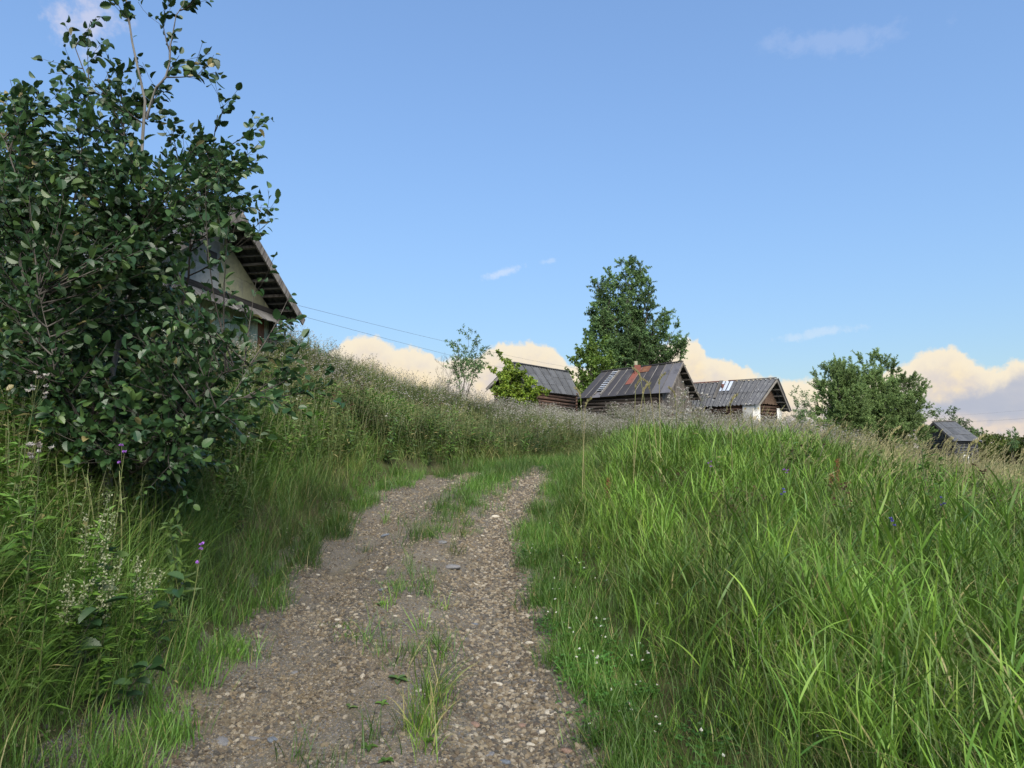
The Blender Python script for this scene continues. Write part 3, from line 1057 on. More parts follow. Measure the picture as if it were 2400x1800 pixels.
for zz in (.72, 1.28):
    beam('frame', fo + u * (w0 - .035) + nn * .085 + (0, 0, zz), fo + u * (w1 + .035) + nn * .085 + (0, 0, zz), .04, .07, M['white_plain'], win)
slab('pane', [(w0, .74), (w1, .74), (w1, 1.26), (w0, 1.26)], fo + nn * .03, u, (0, 0, 1), .01, M['glass'], win)
slab('door', [(.72 * wl, .05), (.96 * wl, .05), (.96 * wl, 1.5), (.72 * wl, 1.5)], fo + nn * .0, u, (0, 0, 1), .04, M['dark_board'], D.e, along_z=True)
for p in (.70 * wl, .98 * wl):
    beam('door_post', fo + u * p + nn * .09, fo + u * p + nn * .09 + (0, 0, 1.58), .1, .06, M['board'], D.e, up=nn, rng=rs)

# ---- old house on the bank, its gable facing the track
tx = np.array([.187, .982, 0]); tx /= np.linalg.norm(tx); nx_ = np.array([tx[1], -tx[0], 0])
AP = at(565, 505, 15.4); EF = at(717, 753, 18.35)
sE = (EF - AP)[:2] @ tx[:2]
kz = (AP[2] - EF[2]) / sE
hb = Vector(AP - nx_ * 4)
hz0 = float(H(AP[0], AP[1])) - .3
HO = empty('old_house', (hb.x, hb.y, hz0), 0, 'old house on the bank with a yellow clad gable and open eaves above the bushes', 'house')
LEN = 8.5
ofs = .62                      # gable wall stands this far behind the edge of the roof
for s_, nm in ((1, 'far'), (-1, 'near')):
    e_ = AP + tx * (s_ * sE); e_[2] = EF[2]
    S = patch(AP - nx_ * LEN, AP, e_ - nx_ * LEN, e_)
    for r_ in range(3):
        for c_ in range(8):
            sheet('roof_sheet', S, c_ / 8 - .004, (c_ + 1) / 8, r_ / 3 - (.0 if r_ == 0 else .03), (r_ + 1) / 3, HO, M['slate_old'], waves=6, amp=.02, lift=.06 + .014 * (2 - r_) + .006 * (c_ % 2), rng=rs, nb=3)
    for i in range(13):
        b_ = (i + .3) / 13
        big_ = i % 2
        beam('lath', S(.0, b_) - (0, 0, .03), S(.994, b_) - (0, 0, .03), .13 if big_ else .07, .06 if big_ else .035, M['board'] if i % 3 else M['plank'], HO, rng=rs)
    beam('bargeboard', S(1, 0) + (0, 0, .0), S(1, 1.01) + (0, 0, .0), .035, .2, M['plank'], HO, rng=rs)
    for a_ in (.2, .55, .9):
        beam('rafter', S(a_, 0) - (0, 0, .14), S(a_, .97) - (0, 0, .14), .06, .12, M['dark_board'], HO, rng=rs)
for c_ in range(8):
    p = AP - nx_ * (LEN * c_ / 8) + (0, 0, .13)
    beam('ridge_cap', p, p - nx_ * (LEN / 8 - .01), .26, .05, M['slate_old'], HO, rng=rs)
wo_ = np.array([AP[0], AP[1], 0]) - nx_ * ofs
HW = sE - .55                  # half width of the wall
zaw = EF[2] + .12              # awning line
# cladding panels of the gable
zr = zaw - .05; row = 0
while zr < AP[2]:
    z1 = min(zr + .62, AP[2])
    s = -HW - (.4 if row % 2 else 0)
    while s < HW:
        wd = rs.uniform(.75, 1.05)
        poly = [(s, zr), (s + wd - .006, zr), (s + wd - .006, z1 - .006), (s, z1 - .006)]
        poly = clip(poly, kz, 1, AP[2] - .16); poly = clip(poly, -kz, 1, AP[2] - .16)
        poly = clip(poly, 1, 0, HW); poly = clip(poly, -1, 0, HW)
        if len(poly) >= 3:
            mt = M['clad_white'] if rs.random() < (.6 if s < -.4 else .08) else M['clad']
            slab('cladding_panel', poly, wo_ + nx_ * rs.uniform(0, .01), tx, (0, 0, 1), .015, mt, HO)
        s += wd
    zr = z1; row += 1
# a dark attic opening
slab('attic_hatch', [(-.28, zaw + .62), (.05, zaw + .62), (.05, zaw + .92), (-.28, zaw + .92)], wo_ + nx_ * .02, tx, (0, 0, 1), .03, M['dark_board'], HO)
# awning boards across the gable
s = -HW - .1; 
d_aw = nx_ * .42 + np.array([0, 0, -.34]); la = np.linalg.norm(d_aw); d_aw = d_aw / la
while s < HW + .1:
    wd = rs.uniform(.13, .2)
    slab('awning_board', [(0, 0), (wd - .008, 0), (wd - .008, la + rs.normal(0, .02)), (0, la + rs.normal(0, .02))], wo_ + nx_ * .02 + tx * s + (0, 0, zaw), tx, d_aw, .022, M['board'], HO, along_z=True)
    s += wd
beam('awning_rail', wo_ + nx_ * .06 - tx * (HW + .1) + (0, 0, zaw + .04), wo_ + nx_ * .06 + tx * (HW + .1) + (0, 0, zaw + .04), .05, .12, M['dark_board'], HO, rng=rs)
# painted wall planks under the awning
s = -HW
while s < HW - .02:
    wd = rs.uniform(.12, .17)
    mt = M['rust'] if HW - .62 < s < HW - .42 else M['green_paint']
    slab('wall_plank', [(s, hz0), (min(s + wd, HW) - .006, hz0), (min(s + wd, HW) - .006, zaw - .04), (s, zaw - .04)], wo_ + nx_ * rs.uniform(-.005, .005), tx, (0, 0, 1), .025, mt, HO, along_z=True)
    s += wd
for sg in (-1, 1):
    p = wo_ + tx * (sg * HW) + nx_ * .03
    beam('corner_post', p + (0, 0, hz0), p + (0, 0, EF[2] + .02), .2, .2, M['board'], HO, up=nx_, rng=rs)
    # long walls of squared timbers
    z = hz0 + .11
    while z < EF[2]:
        beam('log', (p[0], p[1], z), (p[0] - nx_[0] * (LEN - 1.1), p[1] - nx_[1] * (LEN - 1.1), z), .2, .2, M['log_grey'], HO, rng=rs, sides=8)
        z += .2
z = hz0
slab('back_wall', [(-HW, hz0), (HW, hz0), (HW, EF[2]), (0, AP[2] - .2), (-HW, EF[2])], wo_ - nx_ * (LEN - 1.1), tx, (0, 0, 1), .05, M['plank'], HO, along_z=True)

# ------------------------------------------------------------------ overhead cables


def cable(pts_, label, rad=.008, sag=.3, grp=None):
    a, b = np.array(pts_[0]), np.array(pts_[1])
    t_ = np.linspace(0, 1, 24)[:, None]
    P = a * (1 - t_) + b * t_
    P[:, 2] -= sag * 4 * (t_ * (1 - t_))[:, 0]
    mb = MB(); tubes(mb, P[None], np.full((1, 24), rad), 5)
    o = mb.obj('power_cable', M['cable'])
    o.location = (0, 0, 0)
    tag(o, label, 'cable', grp)


cable((at(700, 716, 19), at(1420, 872, 62)), 'upper thin overhead cable running from the old house towards the sheds', .0045, .25)
cable((at(690, 736, 19), at(1420, 908, 60)), 'lower thin overhead cable running from the old house towards the sheds', .0045, .25)
cable((at(2205, 990, 75), at(2520, 972, 60)), 'overhead cable passing above the far bathhouse, low one', .006, .1)
cable((at(2205, 975, 80), at(2520, 950, 64)), 'overhead cable passing above the far bathhouse, faint high one', .004, .1)
# ------------------------------------------------------------------ trees


def spawn(rng, P, Rr, n, t0, t1, ang, ln, rfrac, trop=0.15, wig=.12, m_=5, shape=None):
    """n children on each parent polyline. ln = (lo, hi) metres, or fraction of parent length when negative"""
    np_, pm_, _ = P.shape
    t_ = np.sort(rng.uniform(t0, t1, (np_, n)), 1) * (pm_ - 1)
    i = np.clip(t_.astype(int), 0, pm_ - 2); f = (t_ - i)[..., None]
    ar = np.arange(np_)[:, None]
    pos = P[ar, i] * (1 - f) + P[ar, i + 1] * f
    tan = nrm(P[ar, i + 1] - P[ar, i])
    rad = Rr[ar, i] * (1 - f[..., 0]) + Rr[ar, i + 1] * f[..., 0]
    tn = t_ / (pm_ - 1)
    u_ = nrm(rng.normal(size=tan.shape)); u_ = nrm(u_ - tan * (u_ * tan).sum(-1, keepdims=True))
    a = rng.uniform(ang[0], ang[1], tn.shape)[..., None]
    d = tan * np.cos(a) + u_ * np.sin(a)
    L = rng.uniform(ln[0], ln[1], tn.shape)
    if shape is not None: L = L * shape((tn - t0) / max(1e-6, t1 - t0))
    N_ = np_ * n
    pos = pos.reshape(N_, 3); d = d.reshape(N_, 3); L = L.reshape(N_); rad = np.minimum(rad.reshape(N_) * rfrac, L * .03)
    Q = np.zeros((N_, m_, 3)); Q[:, 0] = pos
    for k in range(m_ - 1):
        d = nrm(d + np.array([0, 0, trop / (m_ - 1)]) + rng.normal(0, wig, d.shape))
        Q[:, k + 1] = Q[:, k] + d * (L / (m_ - 1))[:, None]
    RR = rad[:, None] * np.linspace(1, .25, m_)[None]
    return Q, np.maximum(RR, .0015)


def stems_to(rng, base, tops, r0, m_=9, wig=.02, spread=.1):
    n = len(tops)
    t_ = np.linspace(0, 1, m_)
    P = np.zeros((n, m_, 3))
    for i, tp_ in enumerate(tops):
        b = np.array(base) + np.array([rng.normal(0, spread), rng.normal(0, spread), 0])
        b[2] = float(H(b[0], b[1])) - .1
        dv = np.array(tp_) - b
        ph = t_ ** 1.25
        P[i, :, 0] = b[0] + dv[0] * ph; P[i, :, 1] = b[1] + dv[1] * ph; P[i, :, 2] = b[2] + dv[2] * t_ ** .95
        L = np.linalg.norm(dv)
        P[i, 1:-1] += rng.normal(0, wig * L, (m_ - 2, 3)) * np.array([1, 1, .3])
    Rr = r0 * np.linspace(1, .12, m_)[None] * rng.uniform(.75, 1.1, (n, 1))
    return P, Rr


def leaves_on(mb, rng, P, n, size, ratio, out=.6, up=.4, droop=.0, t0=.15, mi=0):
    np_, pm_, _ = P.shape
    t_ = rng.uniform(t0, 1, (np_, n)) * (pm_ - 1)
    i = np.clip(t_.astype(int), 0, pm_ - 2); f = (t_ - i)[..., None]
    ar = np.arange(np_)[:, None]
    pos = (P[ar, i] * (1 - f) + P[ar, i + 1] * f).reshape(-1, 3)
    tan = nrm(P[ar, i + 1] - P[ar, i]).reshape(-1, 3)
    N_ = len(pos)
    D = nrm(tan * out + rvec(rng, N_) + np.array([0, 0, -droop]))
    Nn = nrm(rvec(rng, N_) + np.array([0, 0, up * 2]))
    L = size * rng.uniform(.6, 1.25, N_)
    leafquads(mb, rng, pos, D, Nn, L, L * ratio, mi)
    return pos


def make_tree(name, label, cat, base, tops, r0, b, tw, lv, leaf, bark, seed, group=None, bshape=None, third=None, wig=.02, spread=.1, ksides=6):
    """b, tw = dict(n, t0, ang, ln, trop); lv = dict(n, size, ratio)"""
    rng = np.random.default_rng(seed)
    base = np.array(base, float); base[2] = float(H(base[0], base[1]))
    P, Rr = stems_to(rng, base, tops, r0, wig=wig, spread=spread)
    root = empty(name, base, 0, label, cat, group)
    loc = -base
    mt = MB(); tubes(mt, P + loc, Rr, ksides)
    mt.obj('trunk', bark, root, smooth=True)
    ml = MB()
    B1, R1 = spawn(rng, P, Rr, b['n'], b.get('t0', .25), .98, b['ang'], b['ln'], .5, b.get('trop', .3), shape=bshape)
    tubes(ml, B1 + loc, R1, 4)
    B2, R2 = spawn(rng, B1, R1, tw['n'], tw.get('t0', .2), 1.0, tw['ang'], tw['ln'], .5, tw.get('trop', .2))
    tubes(ml, B2 + loc, R2, 3)
    ml.obj('limbs', bark, root, smooth=True)
    mc = MB()
    leaves_on(mc, rng, B2 + loc, lv['n'], lv['size'], lv['ratio'], droop=lv.get('droop', .1), out=lv.get('out', .6))
    leaves_on(mc, rng, B1 + loc, max(2, lv['n'] // 2), lv['size'], lv['ratio'], droop=lv.get('droop', .1), t0=.4)
    mc.obj('crown', leaf, root)
    return root


def tops(lst): return [at(*q) for q in lst]


# tall broad-leaved tree behind the felt-roofed shed
tall = [(1468, 612, 66), (1430, 640, 65), (1408, 690, 66.5), (1500, 650, 67), (1522, 690, 65), (1540, 745, 66), (1398, 760, 65), (1395, 815, 66), (1580, 775, 67), (1600, 812, 65.5), (1470, 700, 64), (1440, 760, 68), (1500, 770, 64), (1560, 830, 67), (1425, 830, 64), (1448, 668, 66), (1485, 730, 66), (1460, 640, 65.5), (1530, 800, 66), (1405, 725, 65), (1455, 800, 64), (1520, 650, 66), (1402, 660, 66), (1388, 720, 65.5), (1384, 785, 65), (1552, 745, 66), (1502, 628, 66)]
make_tree('deciduous_tree', 'tall dark green tree towering behind the sheds', 'tree', at(1478, 990, 66), tops(tall), .2,
          dict(n=26, t0=.3, ang=(.5, 1.05), ln=(1.0, 2.0), trop=.25), dict(n=6, ang=(.4, 1.0), ln=(.45, .95), trop=-.05), dict(n=25, size=.2, ratio=.55, droop=.1), M['dark_leaf'], M['bark'], 31,
          bshape=lambda t: 1.15 - .55 * t, spread=.35)
# yellow-green shrub growing on the log shed's gable
make_tree('leafy_shrub', 'yellow-green shrub climbing over the gable of the log shed', 'shrub', at(1195, 985, 39.3), tops([(1182, 838, 39.4), (1165, 868, 39.6), (1215, 868, 39), (1228, 893, 38.6), (1195, 870, 39), (1180, 905, 38.8), (1262, 905, 38.2), (1245, 935, 38.2), (1205, 920, 38.5)]), .035,
          dict(n=12, t0=.35, ang=(.5, 1.2), ln=(.3, .75), trop=.1), dict(n=5, ang=(.4, 1.1), ln=(.15, .35)), dict(n=13, size=.17, ratio=.7, droop=.3), M['yellow_leaf'], M['bark'], 32)
# shrub between the sheds
make_tree('leafy_shrub', 'light green shrub standing between the log shed and the felt-roofed shed', 'shrub', at(1388, 985, 49), tops([(1375, 815, 49), (1400, 812, 49.5), (1360, 835, 48.5), (1420, 838, 49.5), (1385, 860, 48), (1365, 890, 48), (1345, 905, 48)]), .06,
          dict(n=16, t0=.25, ang=(.5, 1.1), ln=(.7, 1.3), trop=.2), dict(n=6, ang=(.4, 1.0), ln=(.3, .6)), dict(n=14, size=.2, ratio=.6), M['bright_leaf'], M['bark'], 33)
# rowan sapling on the crest
make_tree('rowan_sapling', 'slender dark rowan sapling standing alone on the weedy crest', 'tree', at(1080, 950, 24.5), tops([(1098, 785, 24.5), (1070, 800, 24.3), (1125, 800, 24.6), (1110, 830, 24.8), (1060, 815, 24.4), (1130, 830, 24.3), (1085, 850, 24.2)]), .022,
          dict(n=11, t0=.5, ang=(.4, .9), ln=(.25, .5), trop=.25), dict(n=4, ang=(.5, 1.0), ln=(.14, .26), trop=-.3), dict(n=8, size=.085, ratio=.42, droop=.3), M['dark_leaf'], M['bark'], 34, spread=.06)
# bare twiggy bush beside it
rng = np.random.default_rng(35)
bb = at(1050, 930, 24); bb[2] = float(H(bb[0], bb[1]))
rt = empty('dead_bush', bb, 0, 'bare grey twiggy bush beside the rowan sapling', 'shrub')
P, Rr = stems_to(rng, bb, tops([(1034, 826, 24), (1046, 832, 24), (1058, 850, 24.2), (1024, 856, 24), (1066, 845, 23.8)]), .011)
B1, R1 = spawn(rng, P, Rr, 9, .3, .97, (.3, .8), (.15, .45), .6, .3)
B2, R2 = spawn(rng, B1, R1, 3, .3, 1, (.3, .8), (.06, .18), .7, .2)
mb = MB(); tubes(mb, P - bb, Rr, 4); mb.obj('stem', M['bark'], rt)
mb = MB(); tubes(mb, B1 - bb, R1 + .0015, 3); tubes(mb, B2 - bb, R2 + .001, 3); mb.obj('twigs', M['bark'], rt)
# round willows to the right
make_tree('willow', 'round light green willow bush with leaning stems beside the bathhouse', 'tree', at(2015, 1040, 47), tops([(1945, 858, 47), (1975, 848, 47.5), (1925, 890, 47), (1935, 930, 46.5), (1920, 960, 47), (1990, 880, 46), (1960, 900, 46), (2000, 920, 46), (1950, 975, 46), (2010, 862, 47.5), (1960, 868, 46.5), (1985, 965, 46), (1925, 1000, 46.5), (2015, 975, 46)]), .075,
          dict(n=34, t0=.25, ang=(.4, 1.1), ln=(.5, 1.1), trop=.3), dict(n=7, ang=(.3, .8), ln=(.3, .6), trop=.2), dict(n=34, size=.13, ratio=.38, droop=.05, out=1.0), M['willow_leaf'], M['bark'], 36)
make_tree('willow', 'larger round willow bush crowding against the grey bathhouse', 'tree', at(2065, 1045, 49), tops([(2030, 846, 49), (2062, 846, 49), (2095, 858, 49.5), (2128, 885, 49), (2150, 915, 48.5), (2165, 950, 48.5), (2150, 985, 48), (2080, 900, 48), (2110, 950, 48), (2045, 930, 48), (2130, 1010, 47.5), (2070, 990, 47.5), (2160, 1020, 48), (2010, 880, 48), (2050, 870, 48), (2120, 915, 48), (2140, 955, 47.5), (2020, 985, 47.5), (2100, 1000, 47), (2075, 940, 47)]), .085,
          dict(n=36, t0=.2, ang=(.4, 1.1), ln=(.5, 1.15), trop=.3), dict(n=7, ang=(.3, .8), ln=(.3, .6), trop=.2), dict(n=34, size=.13, ratio=.38, droop=.05, out=1.0), M['willow_leaf'], M['bark'], 37)
# small sapling beside the slate-roofed shed
make_tree('sapling', 'small grey-green sapling beside the white corner of the slate-roofed shed', 'tree', at(1880, 1025, 40), tops([(1862, 915, 40), (1880, 925, 40), (1895, 935, 40.2), (1858, 950, 39.8), (1875, 960, 39.7), (1905, 965, 39.9)]), .02,
          dict(n=14, t0=.25, ang=(.4, .9), ln=(.3, .6), trop=.3), dict(n=5, ang=(.4, .9), ln=(.14, .3)), dict(n=8, size=.10, ratio=.4), M['dark_leaf'], M['bark'], 38)
# tree behind the bathhouse
make_tree('small_tree', 'dark small tree peeping over the bathhouse roof', 'tree', at(2250, 1060, 58), tops([(2235, 972, 58), (2255, 978, 58.3), (2215, 985, 58), (2272, 1000, 58), (2282, 1020, 58), (2200, 975, 58.5)]), .05,
          dict(n=16, t0=.3, ang=(.4, 1.0), ln=(.5, 1.0), trop=.3), dict(n=5, ang=(.4, .9), ln=(.3, .55)), dict(n=8, size=.17, ratio=.45), M['dark_leaf'], M['bark'], 39)
# hedge bushes beyond, and a far sapling
for i, (uu, vt, yy, wd) in enumerate(((2305, 1024, 66, 2.3), (2345, 1022, 70, 2.6), (2385, 1030, 68, 2.4), (2425, 1034, 66, 2.6), (2470, 1038, 70, 2.8))):
    lab = ['dense green bush beside the bathhouse corner', 'dense bush with yellowing top in the far hedge', 'low bush with orange tinted leaves in the far hedge', 'far hedge bush at the field edge', 'far hedge bush at the field edge, outermost'][i]
    c0 = at(uu, 1075, yy)
    tp_ = [at(uu + du * 26, vt + abs(du) * 8 + dv_, yy + dy) for du, dv_, dy in ((-1, 8, 0), (-.5, 0, .6), (0, 2, -.6), (.5, 1, .4), (1, 8, 0), (-.8, 25, -.8), (.2, 22, -1), (.9, 26, -.8))]
    make_tree('hedge_bush', lab, 'bush', c0, tp_, .05, dict(n=16, t0=.15, ang=(.5, 1.2), ln=(.5, .95), trop=.2), dict(n=5, ang=(.4, 1.0), ln=(.3, .5)), dict(n=10, size=.2, ratio=.6), M['hedge_leaf'], M['bark'], 50 + i, group='far hedge' )
make_tree('sapling', 'lone small sapling rising above the far hedge', 'tree', at(2374, 1080, 64), tops([(2373, 998, 64), (2365, 1012, 64), (2382, 1010, 64), (2378, 1022, 63.5)]), .03,
          dict(n=9, t0=.4, ang=(.4, .9), ln=(.25, .5), trop=.3), dict(n=4, ang=(.4, .9), ln=(.12, .3)), dict(n=6, size=.13, ratio=.45), M['dark_leaf'], M['bark'], 60)
# birch behind the alder at the left edge
make_tree('birch', 'bright green small-leaved birch half hidden behind the alder', 'tree', at(10, 1000, 10.5), tops([(30, 280, 10.5), (-60, 230, 10.5), (90, 380, 10.2), (150, 520, 10), (-100, 420, 10), (20, 480, 9.6), (100, 640, 9.8), (-40, 620, 9.6), (60, 760, 9.6), (180, 690, 10)]), .045,
          dict(n=24, t0=.25, ang=(.5, 1.1), ln=(.45, .95), trop=.1), dict(n=6, ang=(.4, 1.0), ln=(.2, .4), trop=-.3), dict(n=11, size=.062, ratio=.7, droop=.4), M['bright_leaf'], M['pale_bark'], 61)
# tips of a spruce standing just outside on the left
rng = np.random.default_rng(62)
sb = np.array([-7.5, 7.6, 0]); sb[2] = float(H(sb[0], sb[1]))
rt = empty('spruce', sb, 0, 'spruce standing left of the alder with its twig tips reaching into the sky', 'tree')
P = np.array([[[0, 0, -.1], [0, 0, 2], [0.05, 0, 4], [0, .05, 6.2], [0, 0, 8.4]]]); Rr = np.array([[.11, .09, .07, .045, .01]])
mb = MB(); tubes(mb, P, Rr, 7); mb.obj('trunk', M['bark'], rt, smooth=True)
B1, R1 = spawn(rng, P, Rr, 60, .12, .97, (1.25, 1.7), (1.5, 1.9), .3, .25, .05, shape=lambda t: 1.08 - t)
B2, R2 = spawn(rng, B1, R1, 14, .1, 1, (.6, 1.0), (.15, .4), .5, .0, .06)
mb = MB(); tubes(mb, B1, R1, 4); tubes(mb, B2, R2, 3); mb.obj('limbs', M['bark'], rt)
mb = MB()
for PP, k in ((B2, 26), (B1, 22)):
    n_, m2, _ = PP.shape
    tq = rng.uniform(0, m2 - 1.01, (n_, k)); ii = tq.astype(int); ff = (tq - ii)[..., None]; ar = np.arange(n_)[:, None]
    ps = (PP[ar, ii] * (1 - ff) + PP[ar, ii + 1] * ff).reshape(-1, 3); tn = nrm(PP[ar, ii + 1] - PP[ar, ii]).reshape(-1, 3)
    leafquads(mb, rng, ps, tn * .8 + rvec(rng, len(ps)), rvec(rng, len(ps)), .022, .003)
mb.obj('crown', M['dark_leaf'], rt)

# ------------------------------------------------------------------ the near alder, built leaf by leaf


def alder_leaf(mb, rng, P, D, Nn, L, curl):
    """serrated broad leaves as strips either side of a curved midrib"""
    st = np.array([0, .09, .2, .26, .38, .44, .56, .62, .73, .79, .88, .93, 1.0])
    wd = np.array([.0, .20, .37, .33, .45, .385, .43, .35, .36, .25, .22, .11, .0]) * .80
    n = len(P); ns = len(st)
    D = nrm(D); S = nrm(np.cross(D, Nn)); Nn = np.cross(S, D)
    L = L[:, None, None]
    mid = P[:, None] + D[:, None] * (st[None, :, None] * L) - Nn[:, None] * (st[None, :, None] ** 2 * L * curl[:, None, None])
    e = S[:, None] * (wd[None, :, None] * L)
    upv = Nn[:, None] * (wd[None, :, None] * L * rng.uniform(.15, .9, (n, 1, 1)))
    l = mid + e + upv + D[:, None] * .03 * L; r_ = mid - e + upv + D[:, None] * .03 * L
    V = np.stack([l, mid, r_], 2)
    i = np.arange(n)[:, None] * ns * 3; j = np.arange(ns - 1)[None] * 3
    b0 = (i + j).reshape(-1, 1)
    Q = np.concatenate([b0 + np.array([[0, 1, 4, 3]]), b0 + np.array([[1, 2, 5, 4]])])
    rr = rng.random(n)
    C = np.stack([np.repeat(rr, ns * 3), np.tile(np.repeat(st, 3), n), np.repeat((rng.random(n) < .012) * .8, ns * 3)], -1)
    mb.add(V, Q, C)


rng = np.random.default_rng(77)
AB = np.array([-2.95, 5.25, 0]); AB[2] = float(H(AB[0], AB[1]))
alder = empty('alder_tree', AB, 0, 'young alder with broad serrated dark leaves leaning over the left bank', 'tree')


def pline(pts_, m_=10):
    Q = np.array([at(*q) for q in pts_]); d = np.r_[0, np.cumsum(np.linalg.norm(np.diff(Q, axis=0), axis=1))]; d /= d[-1]
    t_ = np.linspace(0, 1, m_)
    return np.stack([np.interp(t_, d, Q[:, k]) for k in range(3)], -1)


stems = [
    ([(255, 1130, 5.3), (268, 900, 5.2), (300, 640, 5.1), (330, 440, 5.0), (344, 260, 5.0), (325, 120, 4.95), (290, -40, 4.9)], .026),
    ([(344, 280, 5.0), (375, 190, 4.9), (410, 90, 4.85), (440, -30, 4.8)], .010),
    ([(240, 1130, 5.4), (200, 800, 5.6), (150, 500, 5.7), (215, 220, 5.6), (170, 95, 5.6)], .016),
    ([(270, 1130, 5.3), (400, 850, 5.5), (440, 640, 5.5), (480, 420, 5.4), (510, 270, 5.4)], .015),
    ([(250, 1130, 5.2), (120, 850, 5.0), (60, 600, 4.9), (30, 380, 4.9), (-40, 240, 4.9)], .015),
    ([(275, 1130, 5.2), (420, 960, 4.9), (530, 880, 4.8), (620, 840, 4.7)], .012),
    ([(280, 1130, 5.1), (380, 1040, 4.7), (480, 970, 4.6), (580, 930, 4.5)], .010),
    ([(265, 1130, 5.5), (300, 800, 5.9), (380, 560, 6.0), (420, 380, 6.0)], .014),
    ([(255, 1130, 5.2), (170, 950, 4.7), (120, 800, 4.5), (90, 680, 4.4)], .010),
    ([(285, 560, 5.1), (290, 300, 5.2), (285, 170, 5.2)], .008),
]
SP = np.array([pline(s[0]) for s in stems])
SP[[0, 2, 3, 4, 5, 6, 7, 8], 0, 2] = np.minimum(SP[[0, 2, 3, 4, 5, 6, 7, 8], 0, 2], AB[2] - .05)
SP[:, 1:-1] += rng.normal(0, .02, (len(stems), 8, 3))
SR = np.array([s[1] for s in stems])[:, None] * np.linspace(1, .2, 10)[None]
mb = MB(); tubes(mb, SP[:1] - AB, SR[:1], 8); mb.obj('trunk', M['pale_bark'], alder, smooth=True)
for k in range(1, len(stems)):
    mb = MB(); tubes(mb, SP[k:k + 1] - AB, SR[k:k + 1], 6); mb.obj('stem', M['bark'] if k != 1 else M['pale_bark'], alder, smooth=True)
# explicit outer branches (pixel of the tip + its distance) from the nearest stem point
tips = [(525, 245, 5.2), (612, 330, 5.2), (592, 385, 5.2), (600, 300, 5.3), (640, 512, 5.2), (610, 520, 5.1), (680, 690, 5.0), (505, 170, 4.9), (455, 5, 4.8), (290, 10, 4.9), (185, 95, 5.6), (205, 130, 5.6), (160, 150, 5.6),
        (60, 200, 5.2), (20, 225, 5.2), (130, 210, 5.4), (760, 905, 4.5), (690, 880, 4.6), (640, 930, 4.4), (560, 430, 5.2), (575, 470, 5.3), (420, 130, 4.9), (380, 40, 4.85), (480, 330, 5.3), (600, 660, 5.0), (285, 160, 5.2), (240, 190, 5.4)]
poly = [(0, 260), (120, 240), (180, 150), (260, 190), (330, 170), (420, 170), (455, 290), (520, 330), (575, 380), (590, 520), (640, 640), (670, 740), (700, 850), (680, 930), (540, 1030), (420, 1120), (250, 1130), (120, 1010), (0, 930), (-60, 700), (-80, 400)]


def inside(u_, v_, pg):
    c_ = False
    for i in range(len(pg)):
        (x1, y1), (x2, y2) = pg[i], pg[i - 1]
        if (y1 > v_) != (y2 > v_) and u_ < (x2 - x1) * (v_ - y1) / (y2 - y1) + x1: c_ = not c_
    return c_


fill = []
while len(fill) < 560:
    u_, v_ = rng.uniform(-90, 700), rng.uniform(130, 1130)
    if inside(u_, v_, poly):
        if v_ < 330 and rng.random() < .7: continue
        if u_ > 420 and 490 < v_ < 770 and rng.random() < (.7 if u_ < 520 else .92): continue
        if u_ > 470 and v_ > 480 and rng.random() < .45: continue
        if u_ > 560 and v_ > 690 and rng.random() < .85: continue
        if u_ > 330 and v_ < 470 and rng.random() < .35: continue
        fill.append((u_, v_, rng.uniform(4.35, 6.4) if v_ > 300 else rng.uniform(4.7, 5.6)))
_f = np.linspace(0, 8.999, 60); _i = _f.astype(int); _f = (_f - _i)[None, :, None]
allp = (SP[:, _i] * (1 - _f) + SP[:, _i + 1] * _f).reshape(-1, 3)
BP = []; BR = []
for q in tips + fill:
    e_ = at(*q)
    d_ = np.linalg.norm(allp - e_, axis=1) + .9 * np.maximum(0, allp[:, 2] - (e_[2] - .25))
    d_ = d_ + rng.uniform(0, .35, len(d_))
    a_ = allp[d_.argmin()]
    L = np.linalg.norm(e_ - a_)
    mid_ = (a_ + e_) / 2 + np.array([0, 0, -.08 * L]) + rng.normal(0, .04 * L, 3)
    t_ = np.linspace(0, 1, 7)[:, None]
    BP.append(a_ * (1 - t_) ** 2 + mid_ * 2 * t_ * (1 - t_) + e_ * t_ ** 2); BR.append(np.linspace(.006, .0016, 7))
BP = np.array(BP); BR = np.array(BR)
TW, TR = spawn(rng, BP, BR, 4, .3, .95, (.35, .9), (.12, .32), .7, .25, .1)
mb = MB(); tubes(mb, BP - AB, BR, 5); tubes(mb, TW - AB, TR, 3); mb.obj('branches', M['bark'], alder, smooth=True)
pos = []; dirs = []
for PP, k, t0 in ((BP, 9, .2), (TW, 5, .2), (SP[:5], 12, .55)):
    n_, m2, _ = PP.shape
    tq = np.clip(np.linspace(t0, 1, k)[None] + rng.normal(0, .03, (n_, k)), 0, 1) * (m2 - 1.001)
    ii = tq.astype(int); ff = (tq - ii)[..., None]; ar = np.arange(n_)[:, None]
    pos.append((PP[ar, ii] * (1 - ff) + PP[ar, ii + 1] * ff).reshape(-1, 3))
    dirs.append(nrm(PP[ar, ii + 1] - PP[ar, ii]).reshape(-1, 3))
pos = np.concatenate(pos); dirs = np.concatenate(dirs)
n_ = len(pos)
sdv = rvec(rng, n_)
LD = nrm(dirs * .75 + sdv * .8 + np.array([.35, -.05, -.30]))       # wind from the left
LN = nrm(rvec(rng, n_) * 1.3 + np.array([-.1, .1, .9]))
LL = rng.uniform(.034, .084, n_)
pos = pos + LD * .012
cu = rng.uniform(.02, .32, n_)
pu, pv, pd = proj(pos)
score = LL / pd + rng.normal(0, .0006, n_)
score[(pu < 5) | (pu > 1000) | (pv < 5)] = -1
hero = np.argsort(-score)[:300]
rest = np.setdiff1d(np.arange(n_), hero)
